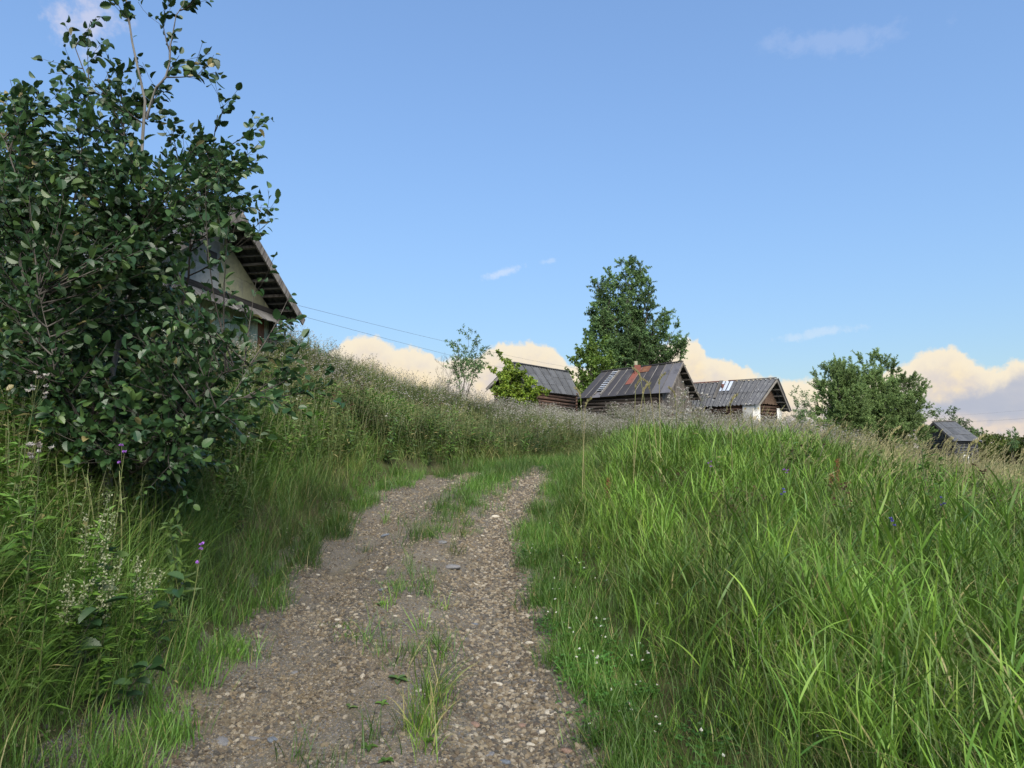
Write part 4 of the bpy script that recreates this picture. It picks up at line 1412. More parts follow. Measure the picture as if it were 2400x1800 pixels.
mb = MB(); alder_leaf(mb, rng, pos[rest] - AB, LD[rest], LN[rest], LL[rest], cu[rest])
fo_ = mb.obj('foliage', M['alder'], alder); fo_['kind'] = 'stuff'
protos_leaf = []
for k in range(6):
    mb = MB(); alder_leaf(mb, rng, np.zeros((1, 3)), np.array([[1., 0, 0]]), np.array([[0, 0, 1.]]), np.array([1.0]), np.array([.04 + .05 * k]))
    protos_leaf.append(mb.mesh('leaf', M['alder']))
for c_, i in enumerate(hero):
    D_ = LD[i]; S_ = np.cross(LN[i], D_); S_ /= np.linalg.norm(S_); N_ = np.cross(D_, S_)
    o = bpy.data.objects.new('leaf', protos_leaf[c_ % 6])
    COL.objects.link(o); o.parent = alder
    Mx = np.eye(4); Mx[:3, 0] = D_ * LL[i]; Mx[:3, 1] = S_ * LL[i]; Mx[:3, 2] = N_ * LL[i]; Mx[:3, 3] = pos[i] - AB
    o.matrix_basis = Matrix(Mx.tolist())
# ------------------------------------------------------------------ gravel and stones
import bmesh


def ground_px(u_, v_, y0=2.2, y1=60):
    ys = np.linspace(y0, y1, 6000)
    d = ray(u_, v_)
    x = d[0] * ys / d[1]; z = CH + d[2] * ys / d[1]
    k = np.nonzero(z <= H(x, ys))[0]
    i = k[0] if len(k) else -1
    return np.array([x[i], ys[i], float(H(x[i], ys[i]))])


def pebble_mesh(name, rng, sub, mat, flat=.62, rough=.16):
    bm = bmesh.new()
    bmesh.ops.create_icosphere(bm, subdivisions=sub, radius=.5)
    ph = rng.uniform(0, 6.28, 6); ax = rvec(rng, 6) * rng.uniform(1.5, 4.5, (6, 1))
    sc_ = np.array([1, rng.uniform(.62, .9), rng.uniform(flat * .75, flat)])
    cutn = rvec(rng, 3); cutd = rng.uniform(.3, .42, 3)
    for v_ in bm.verts:
        p = np.array(v_.co)
        k = 1 + rough * np.mean(np.sin(ax @ p * 2 + ph)) * 2
        p = p * k
        for cn, cd in zip(cutn, cutd):
            e_ = p @ cn - cd
            if e_ > 0: p = p - cn * e_ * .75
        v_.co = p * sc_
    me = bpy.data.meshes.new(name); bm.to_mesh(me); bm.free()
    me.materials.append(mat)
    for p_ in me.polygons: p_.use_smooth = True
    return me


rng = np.random.default_rng(101)
peb = [pebble_mesh('pebble', rng, 2, M['pebble']) for _ in range(12)]
x = rng.uniform(-3.2, 1.6, 900000); y = 2.6 + 13.4 * rng.random(900000) ** 1.5
tq = (x - xc(y)) / hw(y)
nzp = .5 + .5 * np.sin(x * 2.1 + 1.3 * np.sin(y * 1.1)) * np.sin(y * 1.7 + x)
rutw = np.exp(-((np.abs(tq) - .6) / .32) ** 2)
right = np.exp(-((tq - .62) / .3) ** 2)
nz2 = np.sin(x * 3.7 + 2 * np.sin(y * 1.9 + 1)) + np.sin(y * 4.3 + 1.7 * np.sin(x * 2.7)) + .6 * np.sin(x * 9 + y * 7)
dens = (.45 + .55 * rutw) * (.45 + .55 * nzp) * (.3 + .7 * ss(nz2, -1.3, .9)) + .45 * right + .3 * np.exp(-((tq + .55) / .35) ** 2) * (.4 + .6 * ss(nz2, -1.5, 0))
dens *= (1 - ss(np.abs(tq), .98, 1.25))
sand = ground_px(820, 1325)
dens *= 1 - .93 * np.exp(-((x - sand[0]) / .3) ** 2 - ((y - sand[1]) / .55) ** 2)
dens *= np.interp(y, [2.6, 5, 7, 10, 16], [1, .95, .75, .45, .16])
k = rng.random(len(x)) < dens * .5
x, y, tq = x[k], y[k], tq[k]
n = len(x)
print('pebbles', n)
sz = np.exp(rng.normal(math.log(.0125), .5, n)) * np.interp(y, [3, 8, 14], [1, 1.15, 1.5]) * (1 + .55 * np.exp(-((tq - .62) / .3) ** 2))
sz = np.clip(sz, .006, .05)
P = np.stack([x, y, H(x, y) + .006 + sz * .03], -1)
rot = np.stack([rng.normal(0, .35, n), rng.normal(0, .35, n), rng.uniform(0, 6.28, n)], -1)
scatter('gravel', peb, P, rot, np.repeat(sz[:, None], 3, 1), rng.integers(0, 12, n), 'mixed beige and grey gravel scattered over the dirt track', 'gravel')

stones = {k_: [pebble_mesh('stone', rng, 3, M['stone_' + k_], .55) for _ in range(3)] for k_ in ('grey', 'pale', 'blue', 'brown')}
SL = [(1062, 1335, .115, 'grey', 'largest grey boulder-like stone half buried in the middle of the track'),
      (902, 1258, .075, 'blue', 'flat blue-grey stone at the left wheel rut near the sandy patch'),
      (1038, 1274, .075, 'grey', 'flat grey stone lying just beyond the biggest stone'),
      (1160, 1213, .075, 'pale', 'pale stone at the tip of the grassy middle strip'),
      (1019, 1315, .05, 'pale', 'long pale stone left of the biggest stone'),
      (792, 1455, .045, 'pale', None), (794, 1471, .05, 'pale', None), (927, 1447, .035, 'pale', None), (1150, 1567, .045, 'pale', None), (1165, 1607, .05, 'pale', None),
      (1237, 1630, .042, 'pale', None), (1292, 1675, .05, 'pale', None), (980, 1623, .035, 'pale', None), (990, 1633, .03, 'pale', None),
      (1110, 1703, .045, 'brown', None), (1225, 1705, .05, 'brown', None), (1145, 1772, .05, 'grey', None), (1182, 1790, .045, 'blue', None), (1330, 1765, .05, 'brown', None), (1245, 1750, .04, 'pale', None),
      (1190, 1556, .04, 'grey', None), (1250, 1600, .045, 'grey', None), (1085, 1500, .04, 'blue', None), (1112, 1466, .04, 'blue', None), (640, 1740, .05, 'blue', None), (595, 1735, .05, 'grey', None), (523, 1745, .06, 'grey', None),
      (690, 1580, .04, 'grey', None), (745, 1350, .04, 'pale', None), (870, 1338, .04, 'pale', None), (1115, 1372, .04, 'pale', None), (960, 1400, .04, 'pale', None), (895, 1385, .045, 'blue', None),
      (1240, 1510, .045, 'pale', None), (1190, 1740, .045, 'pale', None), (560, 1525, .035, 'pale', None), (460, 1700, .05, 'brown', None), (1270, 1720, .05, 'pale', None), (1060, 1395, .03, 'pale', None), (1130, 1258, .04, 'pale', None)]
for i, (u_, v_, s_, kd, lab) in enumerate(SL):
    p = ground_px(u_, v_)
    o = bpy.data.objects.new('stone', stones[kd][i % 3]); COL.objects.link(o)
    s2 = s_ * 1.25
    o.location = (p[0], p[1], p[2] + s2 * .13)
    o.scale = (s2 * 1.15, s2, s2 * .9); o.rotation_euler = (rng.normal(0, .12), rng.normal(0, .12), rng.uniform(-.5, .5))
    words = {'pale': 'pale cream stone lying among the gravel of the track', 'grey': 'rounded grey stone lying among the gravel of the track', 'blue': 'smooth blue-grey stone lying among the gravel of the track', 'brown': 'reddish brown stone lying among the gravel of the track'}[kd]
    tag(o, lab or words, 'stone', None if lab else kd + ' stones on the track')

# ------------------------------------------------------------------ shapes of grasses and weeds


def tuft_mesh(name, rng, n, ln, wd, tilt, bend, mats, spread=.05, K=5, lean=(0, 0, 0), dryp=.05, heads=0, wl=.07):
    mb = MB()
    base = np.stack([rng.normal(0, spread, n), rng.normal(0, spread, n), np.zeros(n)], -1)
    az = rng.uniform(0, 2 * PI, n)
    L = rng.uniform(*ln, n)
    blades(mb, rng, base, az, L, rng.uniform(*wd, n), rng.uniform(*tilt, n), rng.uniform(*bend, n), K, np.array(lean), dry=(rng.random(n) < dryp) * rng.uniform(.5, 1, n))
    return mb.mesh(name, mats)


def broad_mesh(name, rng, culms, hh, mats, wd=(.006, .013), ll=(.16, .34), lean=(.15, 0, 0), K=4):
    mb = MB()
    for c_ in range(culms):
        b0 = np.array([rng.normal(0, .07), rng.normal(0, .07), 0])
        az0 = rng.uniform(0, 6.28); h_ = rng.uniform(*hh); ti = rng.uniform(.02, .25)
        top_ = b0 + np.array([math.cos(az0) * math.sin(ti) + lean[0] * .7, math.sin(az0) * math.sin(ti) + lean[1] * .7, math.cos(ti)]) * h_
        tubes(mb, np.array([[b0, b0 * .45 + top_ * .55 - np.array([lean[0] * .08, 0, 0]), top_]]), np.array([[.0022, .0018, .001]]), 3, (rng.random(), .2, 0))
        nl = rng.integers(5, 8)
        f_ = np.linspace(.25, 1.0, nl)
        bs = b0 + (top_ - b0) * f_[:, None]
        blades(mb, rng, bs, az0 + np.arange(nl) * PI + rng.normal(0, .5, nl), rng.uniform(*ll, nl), rng.uniform(*wd, nl), rng.uniform(.25, .75, nl), rng.uniform(.3, 1.2, nl), K, np.array(lean), dry=(rng.random(nl) < .05) * .8, taper=.9)
    return mb.mesh(name, mats)


def fluff_head(mb, rng, c_, r_, mi, k=9):
    n = len(c_)
    cc_ = np.repeat(c_, k, 0); d = rvec(rng, n * k); d[:, 2] = np.abs(d[:, 2]) * .8 + .1
    leafquads(mb, rng, cc_, d, rvec(rng, n * k), rng.uniform(.7, 1.2, n * k) * r_, r_ * .75, mi, r=np.repeat(rng.random(n), k))


def weed_mesh(name, rng, h_, mats, nleaf=26, leaf=(.05, .10), lr=.22, heads=10, head_r=.02, spread=.14, stems=1, lean=(0, 0, 0), topfrac=.72, dense_head=9):
    """upright herb: leafy stem, branched top carrying heads. material 0 leaf, 1 stem, 2 head"""
    mb = MB()
    for s_ in range(stems):
        b0 = np.array([rng.normal(0, .05), rng.normal(0, .05), 0]) if stems > 1 else np.zeros(3)
        hh = h_ * rng.uniform(.75, 1.1)
        tip_ = b0 + np.array([rng.normal(0, .09), rng.normal(0, .09), 1]) * hh + np.array(lean) * hh
        P = np.array([b0, b0 * .6 + tip_ * .4 + rng.normal(0, .01, 3), b0 * .25 + tip_ * .75 + rng.normal(0, .01, 3), tip_])
        tubes(mb, P[None], np.array([[.004, .0035, .0026, .0015]]), 4, (rng.random(), .3, 0), 1)
        f_ = rng.uniform(.06, .95, nleaf)
        bs = b0 + (tip_ - b0) * f_[:, None]
        az = np.arange(nleaf) * 2.4 + rng.normal(0, .4, nleaf)
        el = rng.uniform(-.15, .7, nleaf)
        D = np.stack([np.cos(az) * np.cos(el), np.sin(az) * np.cos(el), np.sin(el)], -1)
        L = rng.uniform(*leaf, nleaf) * (1.25 - .7 * f_)
        leafquads(mb, rng, bs, D, np.stack([-np.cos(az) * .4, -np.sin(az) * .4, np.ones(nleaf)], -1) + rng.normal(0, .25, (nleaf, 3)), L, L * lr, 0, dry=(rng.random(nleaf) < .06) * .8)
        if heads:
            nb = heads
            f_ = rng.uniform(topfrac, 1.0, nb)
            bs = b0 + (tip_ - b0) * f_[:, None]
            az = rng.uniform(0, 6.28, nb)
            ends = bs + np.stack([np.cos(az) * spread * (1.3 - f_) * 2, np.sin(az) * spread * (1.3 - f_) * 2, rng.uniform(.04, .16, nb)], -1)
            PP = np.stack([bs, (bs + ends) / 2 + np.array([0, 0, -.01]), ends], 1)
            tubes(mb, PP, np.full((nb, 3), .0013), 3, (.5, .5, 0), 1)
            fluff_head(mb, rng, ends, head_r, 2, dense_head)
    return mb.mesh(name, mats)


def panicle_mesh(name, rng, n, hh, mats, lean=(.3, 0, 0), head=.12, droop=.0, basal=6):
    """flowering grass: thin stems with feathery heads"""
    mb = MB()
    base = np.stack([rng.normal(0, .05, n), rng.normal(0, .05, n), np.zeros(n)], -1)
    az = rng.uniform(0, 6.28, n)
    L = rng.uniform(*hh, n)
    pos = blades(mb, rng, base, az, L, .0032, rng.uniform(.02, .2, n), rng.uniform(.1, .6, n), 6, np.array(lean), taper=.15)
    for i in range(n):
        k = 16
        f_ = np.linspace(0, 1, k)
        a = pos[i, -1]; d = nrm(pos[i, -1] - pos[i, -2])
        d2 = nrm(d + np.array(lean) * .8 + np.array([0, 0, -droop]))
        hp = a[None] + (d[None] * (1 - f_[:, None] * .5) + d2[None] * f_[:, None] * .5) * (f_ * head)[:, None]
        sp = (1 - f_) * .35 + .12
        leafquads(mb, rng, hp, d[None] + rvec(rng, k) * sp[:, None] * 1.6, rvec(rng, k), head * .22 * (1.2 - .6 * f_), .006, 0)
    if basal:
        az = rng.uniform(0, 6.28, basal)
        blades(mb, rng, np.stack([rng.normal(0, .05, basal), rng.normal(0, .05, basal), np.zeros(basal)], -1), az, rng.uniform(.25, .5, basal), .005, rng.uniform(.1, .4, basal), rng.uniform(.6, 1.6, basal), 4, np.array(lean) * .6)
    return mb.mesh(name, mats)


def clover_mesh(name, rng, mats, n=26, flowers=2):
    mb = MB()
    p = np.stack([rng.normal(0, .07, n), rng.normal(0, .07, n), rng.uniform(.03, .11, n)], -1)
    for k in range(3):
        az = rng.uniform(0, 6.28, n) * 0 + np.arange(n) * 1.7 + k * 2.09
        D = np.stack([np.cos(az), np.sin(az), rng.uniform(-.15, .3, n)], -1)
        leafquads(mb, rng, p, D, np.array([[0, 0, 1.]]) + rng.normal(0, .2, (n, 3)), .02, .019, 0)
    if flowers:
        fp = np.stack([rng.normal(0, .06, flowers), rng.normal(0, .06, flowers), rng.uniform(.1, .14, flowers)], -1)
        fluff_head(mb, rng, fp, .011, 1, 10)
    return mb.mesh(name, mats)


rng = np.random.default_rng(202)
g_long = [tuft_mesh('tuft', rng, 24, (.4, .85), (.003, .0058), (.05, .5), (.5, 1.9), M['long_grass'], .06, 6, (.12, -.06, 0), .07) for _ in range(8)]
g_short = [tuft_mesh('tuft', rng, 26, (.07, .22), (.0025, .0045), (.05, .6), (.2, 1.2), M['short_grass'], .05, 4, (0, 0, 0), .05) for _ in range(6)]
g_broad = [broad_mesh('tuft', rng, 6, (.22, .45), M['broad_grass']) for _ in range(8)]
g_mead = [tuft_mesh('tuft', rng, 20, (.25, .6), (.0035, .007), (.05, .4), (.2, 1.2), M['meadow_grass'], .07, 4, (.1, 0, 0), .15) for _ in range(8)]
g_dry = [panicle_mesh('tuft', rng, 7, (.55, .95), M['dry_grass'], (.55, -.05, 0), .12) for _ in range(6)]
g_herb = [weed_mesh('weed', rng, .55, [M['herb'], M['stem'], M['fluff']], 38, (.03, .065), .32, heads=0, stems=3) for _ in range(6)]
g_leafy = [weed_mesh('weed', rng, .6, [M['herb_bright'], M['stem'], M['fluff']], 32, (.06, .12), .34, heads=0, stems=3) for _ in range(5)]
g_this = [weed_mesh('weed', rng, .95, [M['herb'], M['stem'], M['fluff']], 36, (.06, .12), .2, heads=15, head_r=.020, spread=.16, stems=2, topfrac=.7, dense_head=8) for _ in range(8)]
g_brown = [weed_mesh('weed', rng, .6, [M['herb'], M['dark_stem'], M['brown_head']], 8, (.03, .06), .2, heads=14, head_r=.014, spread=.14, stems=2, topfrac=.55) for _ in range(5)]
g_yarr = [weed_mesh('weed', rng, .5, [M['herb'], M['stem'], M['white_flower']], 16, (.03, .06), .2, heads=9, head_r=.014, spread=.05, stems=2, topfrac=.93, dense_head=6) for _ in range(4)]
g_clov = [clover_mesh('clover', rng, [M['clover'], M['white_flower']], 26, k % 3) for k in range(5)]


def dist(x, y): return np.hypot(x, y)


# short grass at the edges of the track
def d_short(x, y):
    dl, dr = side(x, y)
    wob = .11 * np.sin(y * 5.3 + 1) + .08 * np.sin(y * 11.7)
    dl, dr = dl + wob, dr + .6 * wob
    e = np.where(dl > -.12, np.exp(-np.maximum(dl, 0) / .2), 0) + np.where(dr > -.1, np.exp(-np.maximum(dr, 0) / .4), 0)
    # weak growth on the crown of the track and the grassy strip further up
    t_ = (x - xc(y)) / hw(y)
    strip = np.exp(-((t_ - .15) / .2) ** 2) * ss(y, 8.0, 9.6) * 1.7 + ss(y, 12.2, 13.8) * (np.abs(t_) < 1.2) * 1.1 + np.exp(-(t_ / .22) ** 2) * (.5 + .5 * np.sin(y * 4.1)) ** 2 * .5
    return (np.minimum(e, 1) * 250 + strip * 100) * np.interp(y, [3, 8, 14, 25], [1, .8, .45, .15])


x, y = sample(rng, (-7, 9, 1.8, 26), d_short, 400)
print('short', len(x))
scatter('short_grass', g_short, *place(rng, x, y, 6, .7, 1.6, tilt=.12), 'short green grass along the edges and crown of the track', 'grass')


# long arching grass on the near left bank and lower right
def d_long(x, y):
    dl, dr = side(x, y)
    a = ss(dl, -.02, .22) * np.interp(y, [2, 5, 7, 10, 13], [1, 1, .5, .2, .05])
    b = ss(dr, .25, .7) * .42 * np.interp(y, [2, 6, 9, 14], [1, .9, .4, .2])
    return (a * 105 + b * 100)


x, y = sample(rng, (-12, 9, 1.6, 14), d_long, 112)
print('long', len(x))
pl = place(rng, x, y, 8, .6, 1.05, yaw=.9, tilt=.1)
dl, dr = side(x, y)
pl[2][:] *= np.where(dl > 0, (.62 + .53 * ss(dl, .0, .6)), .7 + .4 * ss(dr, .5, 1.4))[:, None]
scatter('long_grass', g_long, *pl, 'long arching fine grass on the bank left of the track and in the right foreground', 'grass')


# broad-bladed grass on the right mound
def d_broad(x, y):
    dl, dr = side(x, y)
    n_ = .5 + .5 * np.sin(1.3 * x + 2.1) * np.sin(1.1 * y + .6 * x)
    right_fade = 1 - .75 * ss(x - .45 * y, .6, 3.6)
    return ss(dr, .2, .6) * (.3 + .9 * n_) * 62 * np.interp(y, [1.6, 5, 8, 12, 15, 17], [.5, .75, .9, .9, .6, 0]) * np.clip(right_fade, .12, 1)


x, y = sample(rng, (-1, 15, 1.6, 17), d_broad, 78)
print('broad', len(x))
pl = place(rng, x, y, 8, .75, 1.3, yaw=1.0, tilt=.1)
dl, dr = side(x, y)
pl[2][:] *= (.55 + .5 * ss(dr, .3, 1.4))[:, None]
scatter('broad_grass', g_broad, *pl, 'bright broad-bladed grass covering the mound right of the track', 'grass')


# meadow grass everywhere further off
def d_mead(x, y):
    dl, dr = side(x, y)
    k = np.where(dl > .15, ss(dl, .1, .5) * ss(y, 6, 10), 0) + np.where(dr > .4, ss(dr, .4, 1.2) * (.35 + .65 * ss(y, 12, 17)), 0)
    k = k + np.where((np.abs(x - xc(y)) < hw(y)) & (y > 16), ss(y, 16, 19) * .8, 0)
    return k * np.interp(y, [3, 10, 16, 25, 40, 60], [34, 36, 30, 18, 9, 4])


x, y = sample(rng, (-16, 26, 3, 30), d_mead, 48)
x2, y2 = sample(rng, (-24, 52, 30, 62), d_mead, 15)
x, y = np.r_[x, x2], np.r_[y, y2]
print('meadow', len(x))
pl = place(rng, x, y, 8, .75, 1.3, tilt=.12)
pl[2][:, :2] *= np.interp(y, [8, 25, 60], [1, 1.7, 3.0])[:, None]
pl[2][:, 2] *= np.interp(y, [20, 34], [1, .6]) * np.where(x < xc(y), .68, 1) * np.where((x > 13) & (y > 24), .6, 1)
scatter('meadow_grass', g_mead, *pl, 'rough brownish green meadow grass covering the slope and the far ground', 'grass')


# leafy herbs
def d_herb(x, y):
    dl, dr = side(x, y)
    a = ss(dl, .4, 1.1) * np.interp(y, [2, 6, 8, 16, 26, 34], [14, 40, 66, 54, 20, 4])
    b = ss(dr, .6, 1.4) * np.interp(y, [2, 8, 16, 30, 40], [6, 6, 6, 7, 2])
    return a + b


x, y = sample(rng, (-16, 24, 2, 38), d_herb, 70)
print('herb', len(x))
pl = place(rng, x, y, 6, .6, 1.2, tilt=.12)
pl[2][:] *= np.where(x < xc(y), 1.4, .95)[:, None]
pl[2][:, :2] *= np.interp(y, [8, 25], [1, 1.3])[:, None]
scatter('green_herbs', g_herb, *pl, 'leafy green wild herbs growing through the grass of the slope', 'herbs')


def d_leafy(x, y):
    dl, dr = side(x, y)
    return ss(dl, .55, 1.2) * np.interp(y, [2, 5, 8, 14, 20], [30, 36, 28, 16, 0]) + ss(dr, 1.0, 2) * np.interp(y, [2, 6, 12], [1.2, 1.5, 0])


x, y = sample(rng, (-12, 9, 2, 20), d_leafy, 38)
pl = place(rng, x, y, 5, .6, 1.4, tilt=.12)
pl[2][:] *= np.interp(y, [4, 7, 14], [1, 1.25, 1.1])[:, None]
scatter('leafy_weeds', g_leafy, *pl, 'bright long-leaved weeds under the alder', 'weeds')


g_big = [weed_mesh('weed', rng, .85, [M['herb'] if k % 2 else M['herb_bright'], M['stem'], M['brown_head']], 40, (.10, .19), .3 if k % 3 else .2, heads=0 if k % 3 else 8, head_r=.016, spread=.08, stems=2, topfrac=.8) for k in range(6)]


def d_big(x, y):
    dl, dr = side(x, y)
    n_ = .5 + .5 * np.sin(1.7 * x + .7) * np.sin(1.5 * y + .8 * x)
    return ss(dl, .15, .6) * (.3 + .9 * n_) * np.interp(y, [2, 4, 12, 18, 24], [3, 6, 8, 5, 1]) + ss(dr, 1, 2) * n_ ** 2 * np.interp(y, [3, 8, 14], [1.2, 1.2, 0])


x, y = sample(rng, (-12, 8, 2, 24), d_big, 10)
pl = place(rng, x, y, 6, .55, 1.15, tilt=.14)
scatter('tall_weeds', g_big, *pl, 'taller leafy weeds standing out of the grass of the left bank', 'weeds')


# fluffy thistles: the crest on the left and the band before the sheds
def d_this(x, y):
    dl, dr = side(x, y)
    n_ = .5 + .5 * np.sin(.9 * x + 1.2) * np.sin(.8 * y + .5 * x + 1)
    crest = ss(dl, 2.6, 4.2) * ss(y, 11, 15) * (1 - ss(y, 26, 34)) * 6
    band = ss(y, 18, 21) * (1 - ss(y, 37, 39.5)) * ss(x, -3, 0) * (1 - ss(x - .42 * y, -1, 3.5)) * 12
    return (crest + band) * (.35 + .65 * n_)


x, y = sample(rng, (-16, 26, 10, 40), d_this, 28)
print('thistle', len(x))
pl = place(rng, x, y, 8, .75, 1.2, tilt=.08)
pl[2][:] *= (np.interp(y, [22, 36], [1, 1.45]) * np.where(x < 5, np.interp(y, [20, 30], [1, .6]), 1))[:, None]
scatter('thistles', g_this, *pl, 'fading thistles with fluffy grey seed heads on the crest and before the sheds', 'thistles')


def d_dry(x, y):
    dl, dr = side(x, y)
    k = ss(x - .42 * y, -1.2, 2.2)
    left = ss(dl, .5, 1.5) * np.interp(y, [4, 6, 9, 20, 26], [0, .8, 2.2, 2.2, .5])
    return left + ss(dr, 1.5, 3) * (k * np.interp(y, [6, 8.5, 12, 20, 34, 42], [0, 8, 22, 20, 8, 2]) + (1 - k) * np.interp(y, [6, 12, 20, 30], [.6, 3, 5, 1]))


x, y = sample(rng, (-12, 32, 5, 42), d_dry, 24)
print('dry', len(x))
pl = place(rng, x, y, 6, .75, 1.15, yaw=.5, tilt=.12)
pl[2][:, :2] *= np.interp(y, [8, 30], [1, 1.5])[:, None]
pl[2][:, 2] *= np.interp(y, [18, 32], [1, .55]) * np.where((x > 13) & (y > 24), .6, 1)
scatter('dry_grass', g_dry, *pl, 'blond dry flowering grass leaning in the wind on the right meadow', 'grass')


def d_brown(x, y):
    dl, dr = side(x, y)
    n_ = np.sin(1.1 * x + .4) * np.sin(1.3 * y - .5 * x) > .1
    return ss(dr, .8, 1.6) * n_ * np.interp(y, [6, 8, 13, 16], [0, 5, 4, 0]) + ss(dl, .5, 1.2) * n_ * np.interp(y, [7, 9, 18, 24], [0, 5, 5, 0])


x, y = sample(rng, (-12, 12, 5, 24), d_brown, 8)
scatter('brown_knapweed', g_brown, *place(rng, x, y, 5, .6, 1.0, tilt=.15), 'dark brown withered knapweed heads among the grass', 'weeds')


def d_yarr(x, y):
    dl, dr = side(x, y)
    return ss(dl, .6, 1.5) * np.interp(y, [7, 9, 18, 24], [0, 1.6, 1.6, .5])


x, y = sample(rng, (-12, 6, 6, 24), d_yarr, 4)
scatter('yarrow', g_yarr, *place(rng, x, y, 4, .7, 1.1, tilt=.12), 'small white yarrow flowers dotted over the left slope', 'flowers')


def d_clov(x, y):
    dl, dr = side(x, y)
    return np.where(dr > -.12, np.exp(-np.maximum(dr, 0) / .3), 0) * np.interp(y, [2, 4, 7.5, 9], [34, 40, 30, 0])


x, y = sample(rng, (-1, 4, 2, 9), d_clov, 80)
scatter('clover', g_clov, *place(rng, x, y, 5, .7, 1.2, tilt=.1), 'low clover with white flowers along the right edge of the track', 'clover')

# ------------------------------------------------------------------ single plants


def grounded(u_, Y_):
    d = ray(u_, 1050)
    x_ = d[0] * Y_ / d[1]
    return np.array([x_, Y_, float(H(x_, Y_))])


def single(name, label, cat, meshes, p, rz=0, s=1.0, group=None):
    """meshes: list of (part name, mesh)"""
    e = empty(name, p, rz, label, cat, group)
    e.scale = (s, s, s)
    for nm, me in meshes:
        o = bpy.data.objects.new(nm, me); COL.objects.link(o); o.parent = e
        if nm != 'stem': o['kind'] = 'stuff'
    return e


def weed_parts(rng, h_, mats, **kw):
    """stem, foliage and heads as separate meshes of one plant"""
    me = weed_mesh('plant', rng, h_, mats, **kw)
    out = []
    mi = np.zeros(len(me.polygons), int); me.polygons.foreach_get('material_index', mi)
    vs_ = np.zeros(len(me.vertices) * 3); me.vertices.foreach_get('co', vs_); vs_ = vs_.reshape(-1, 3)
    cl = np.zeros(len(me.vertices) * 4); me.attributes['Col'].data.foreach_get('color', cl); cl = cl.reshape(-1, 4)[:, :3]
    pv_ = np.zeros(len(me.loops), int); me.loops.foreach_get('vertex_index', pv_); pv_ = pv_.reshape(-1, 4)
    for k, nm in ((1, 'stem'), (0, 'foliage'), (2, 'flower_heads')):
        if (mi == k).any():
            q = pv_[mi == k]; us, inv = np.unique(q, return_inverse=True)
            mb = MB(); mb.add(vs_[us], inv.reshape(-1, 4), cl[us])
            out.append((nm, mb.mesh(nm, mats[k])))
    bpy.data.meshes.remove(me)
    return out


rng = np.random.default_rng(303)
# tall weeds at the left edge
for i, (u_, Y_, h_, lab) in enumerate(((66, 3.55, 1.15, 'tall long-leaved thistle with pale fluffy heads at the left edge'), (20, 3.9, 1.25, 'tall long-leaved thistle beside the alder with few heads'), (120, 3.3, .8, 'bushy long-leaved weed below the alder'))):
    single('thistle', lab, 'plant', weed_parts(rng, h_, [M['herb_bright'], M['stem'], M['fluff']], nleaf=60, leaf=(.09, .17), lr=.17, heads=9 if i < 2 else 0, head_r=.018, spread=.07, topfrac=.88), grounded(u_, Y_), rng.uniform(0, 6))
M['mugwort_head'] = foliage('mugwort_head', [(.24, .27, .15), (.30, .31, .2), (.2, .24, .12)], patch=.2)


def mugwort(rng, h_):
    st = MB(); lf = MB(); fl = MB()
    for s_ in range(3):
        tip_ = np.array([rng.uniform(-.05, .22) * h_, rng.normal(0, .08), h_ * rng.uniform(.8, 1)])
        t_ = np.linspace(0, 1, 7)[:, None]
        P = tip_ * t_ * np.array([[1, 1, 0]]) * t_ + np.array([[0, 0, tip_[2]]]) * t_
        tubes(st, P[None], np.linspace(.005, .0015, 7)[None], 4, (.4, .3, 0))
        n = 26; f_ = rng.uniform(.15, .85, n)
        bs = np.stack([np.interp(f_, t_[:, 0], P[:, k]) for k in range(3)], -1)
        az = np.arange(n) * 2.4; D = np.stack([np.cos(az), np.sin(az), rng.uniform(.0, .6, n)], -1)
        for da in (-.6, 0, .6):
            D2 = np.stack([np.cos(az + da), np.sin(az + da), D[:, 2]], -1)
            leafquads(lf, rng, bs, D2, np.array([[0, 0, 1.]]) + rng.normal(0, .3, (n, 3)), rng.uniform(.05, .10, n), .018)
        n = 90; f_ = rng.uniform(.68, 1.0, n)
        bs = np.stack([np.interp(f_, t_[:, 0], P[:, k]) for k in range(3)], -1) + rng.normal(0, .012, (n, 3))
        leafquads(fl, rng, bs, rvec(rng, n), rvec(rng, n), .014, .01)
    return [('stem', st.mesh('stem', M['stem'])), ('foliage', lf.mesh('foliage', M['herb_bright'])), ('flower_spikes', fl.mesh('flower_spikes', M['mugwort_head']))]


for i, (u_, Y_, h_, lab) in enumerate(((215, 3.75, 1.0, 'tallest mugwort with pale grey-green flower spikes before the alder trunk'), (255, 3.65, .85, 'mugwort with leaning flower spikes before the alder'), (330, 4.1, .7, 'short mugwort at the foot of the alder'), (160, 3.5, .62, 'leafy mugwort in the grass of the left bank'))):
    single('mugwort', lab, 'plant', mugwort(rng, h_), grounded(u_, Y_), 0)

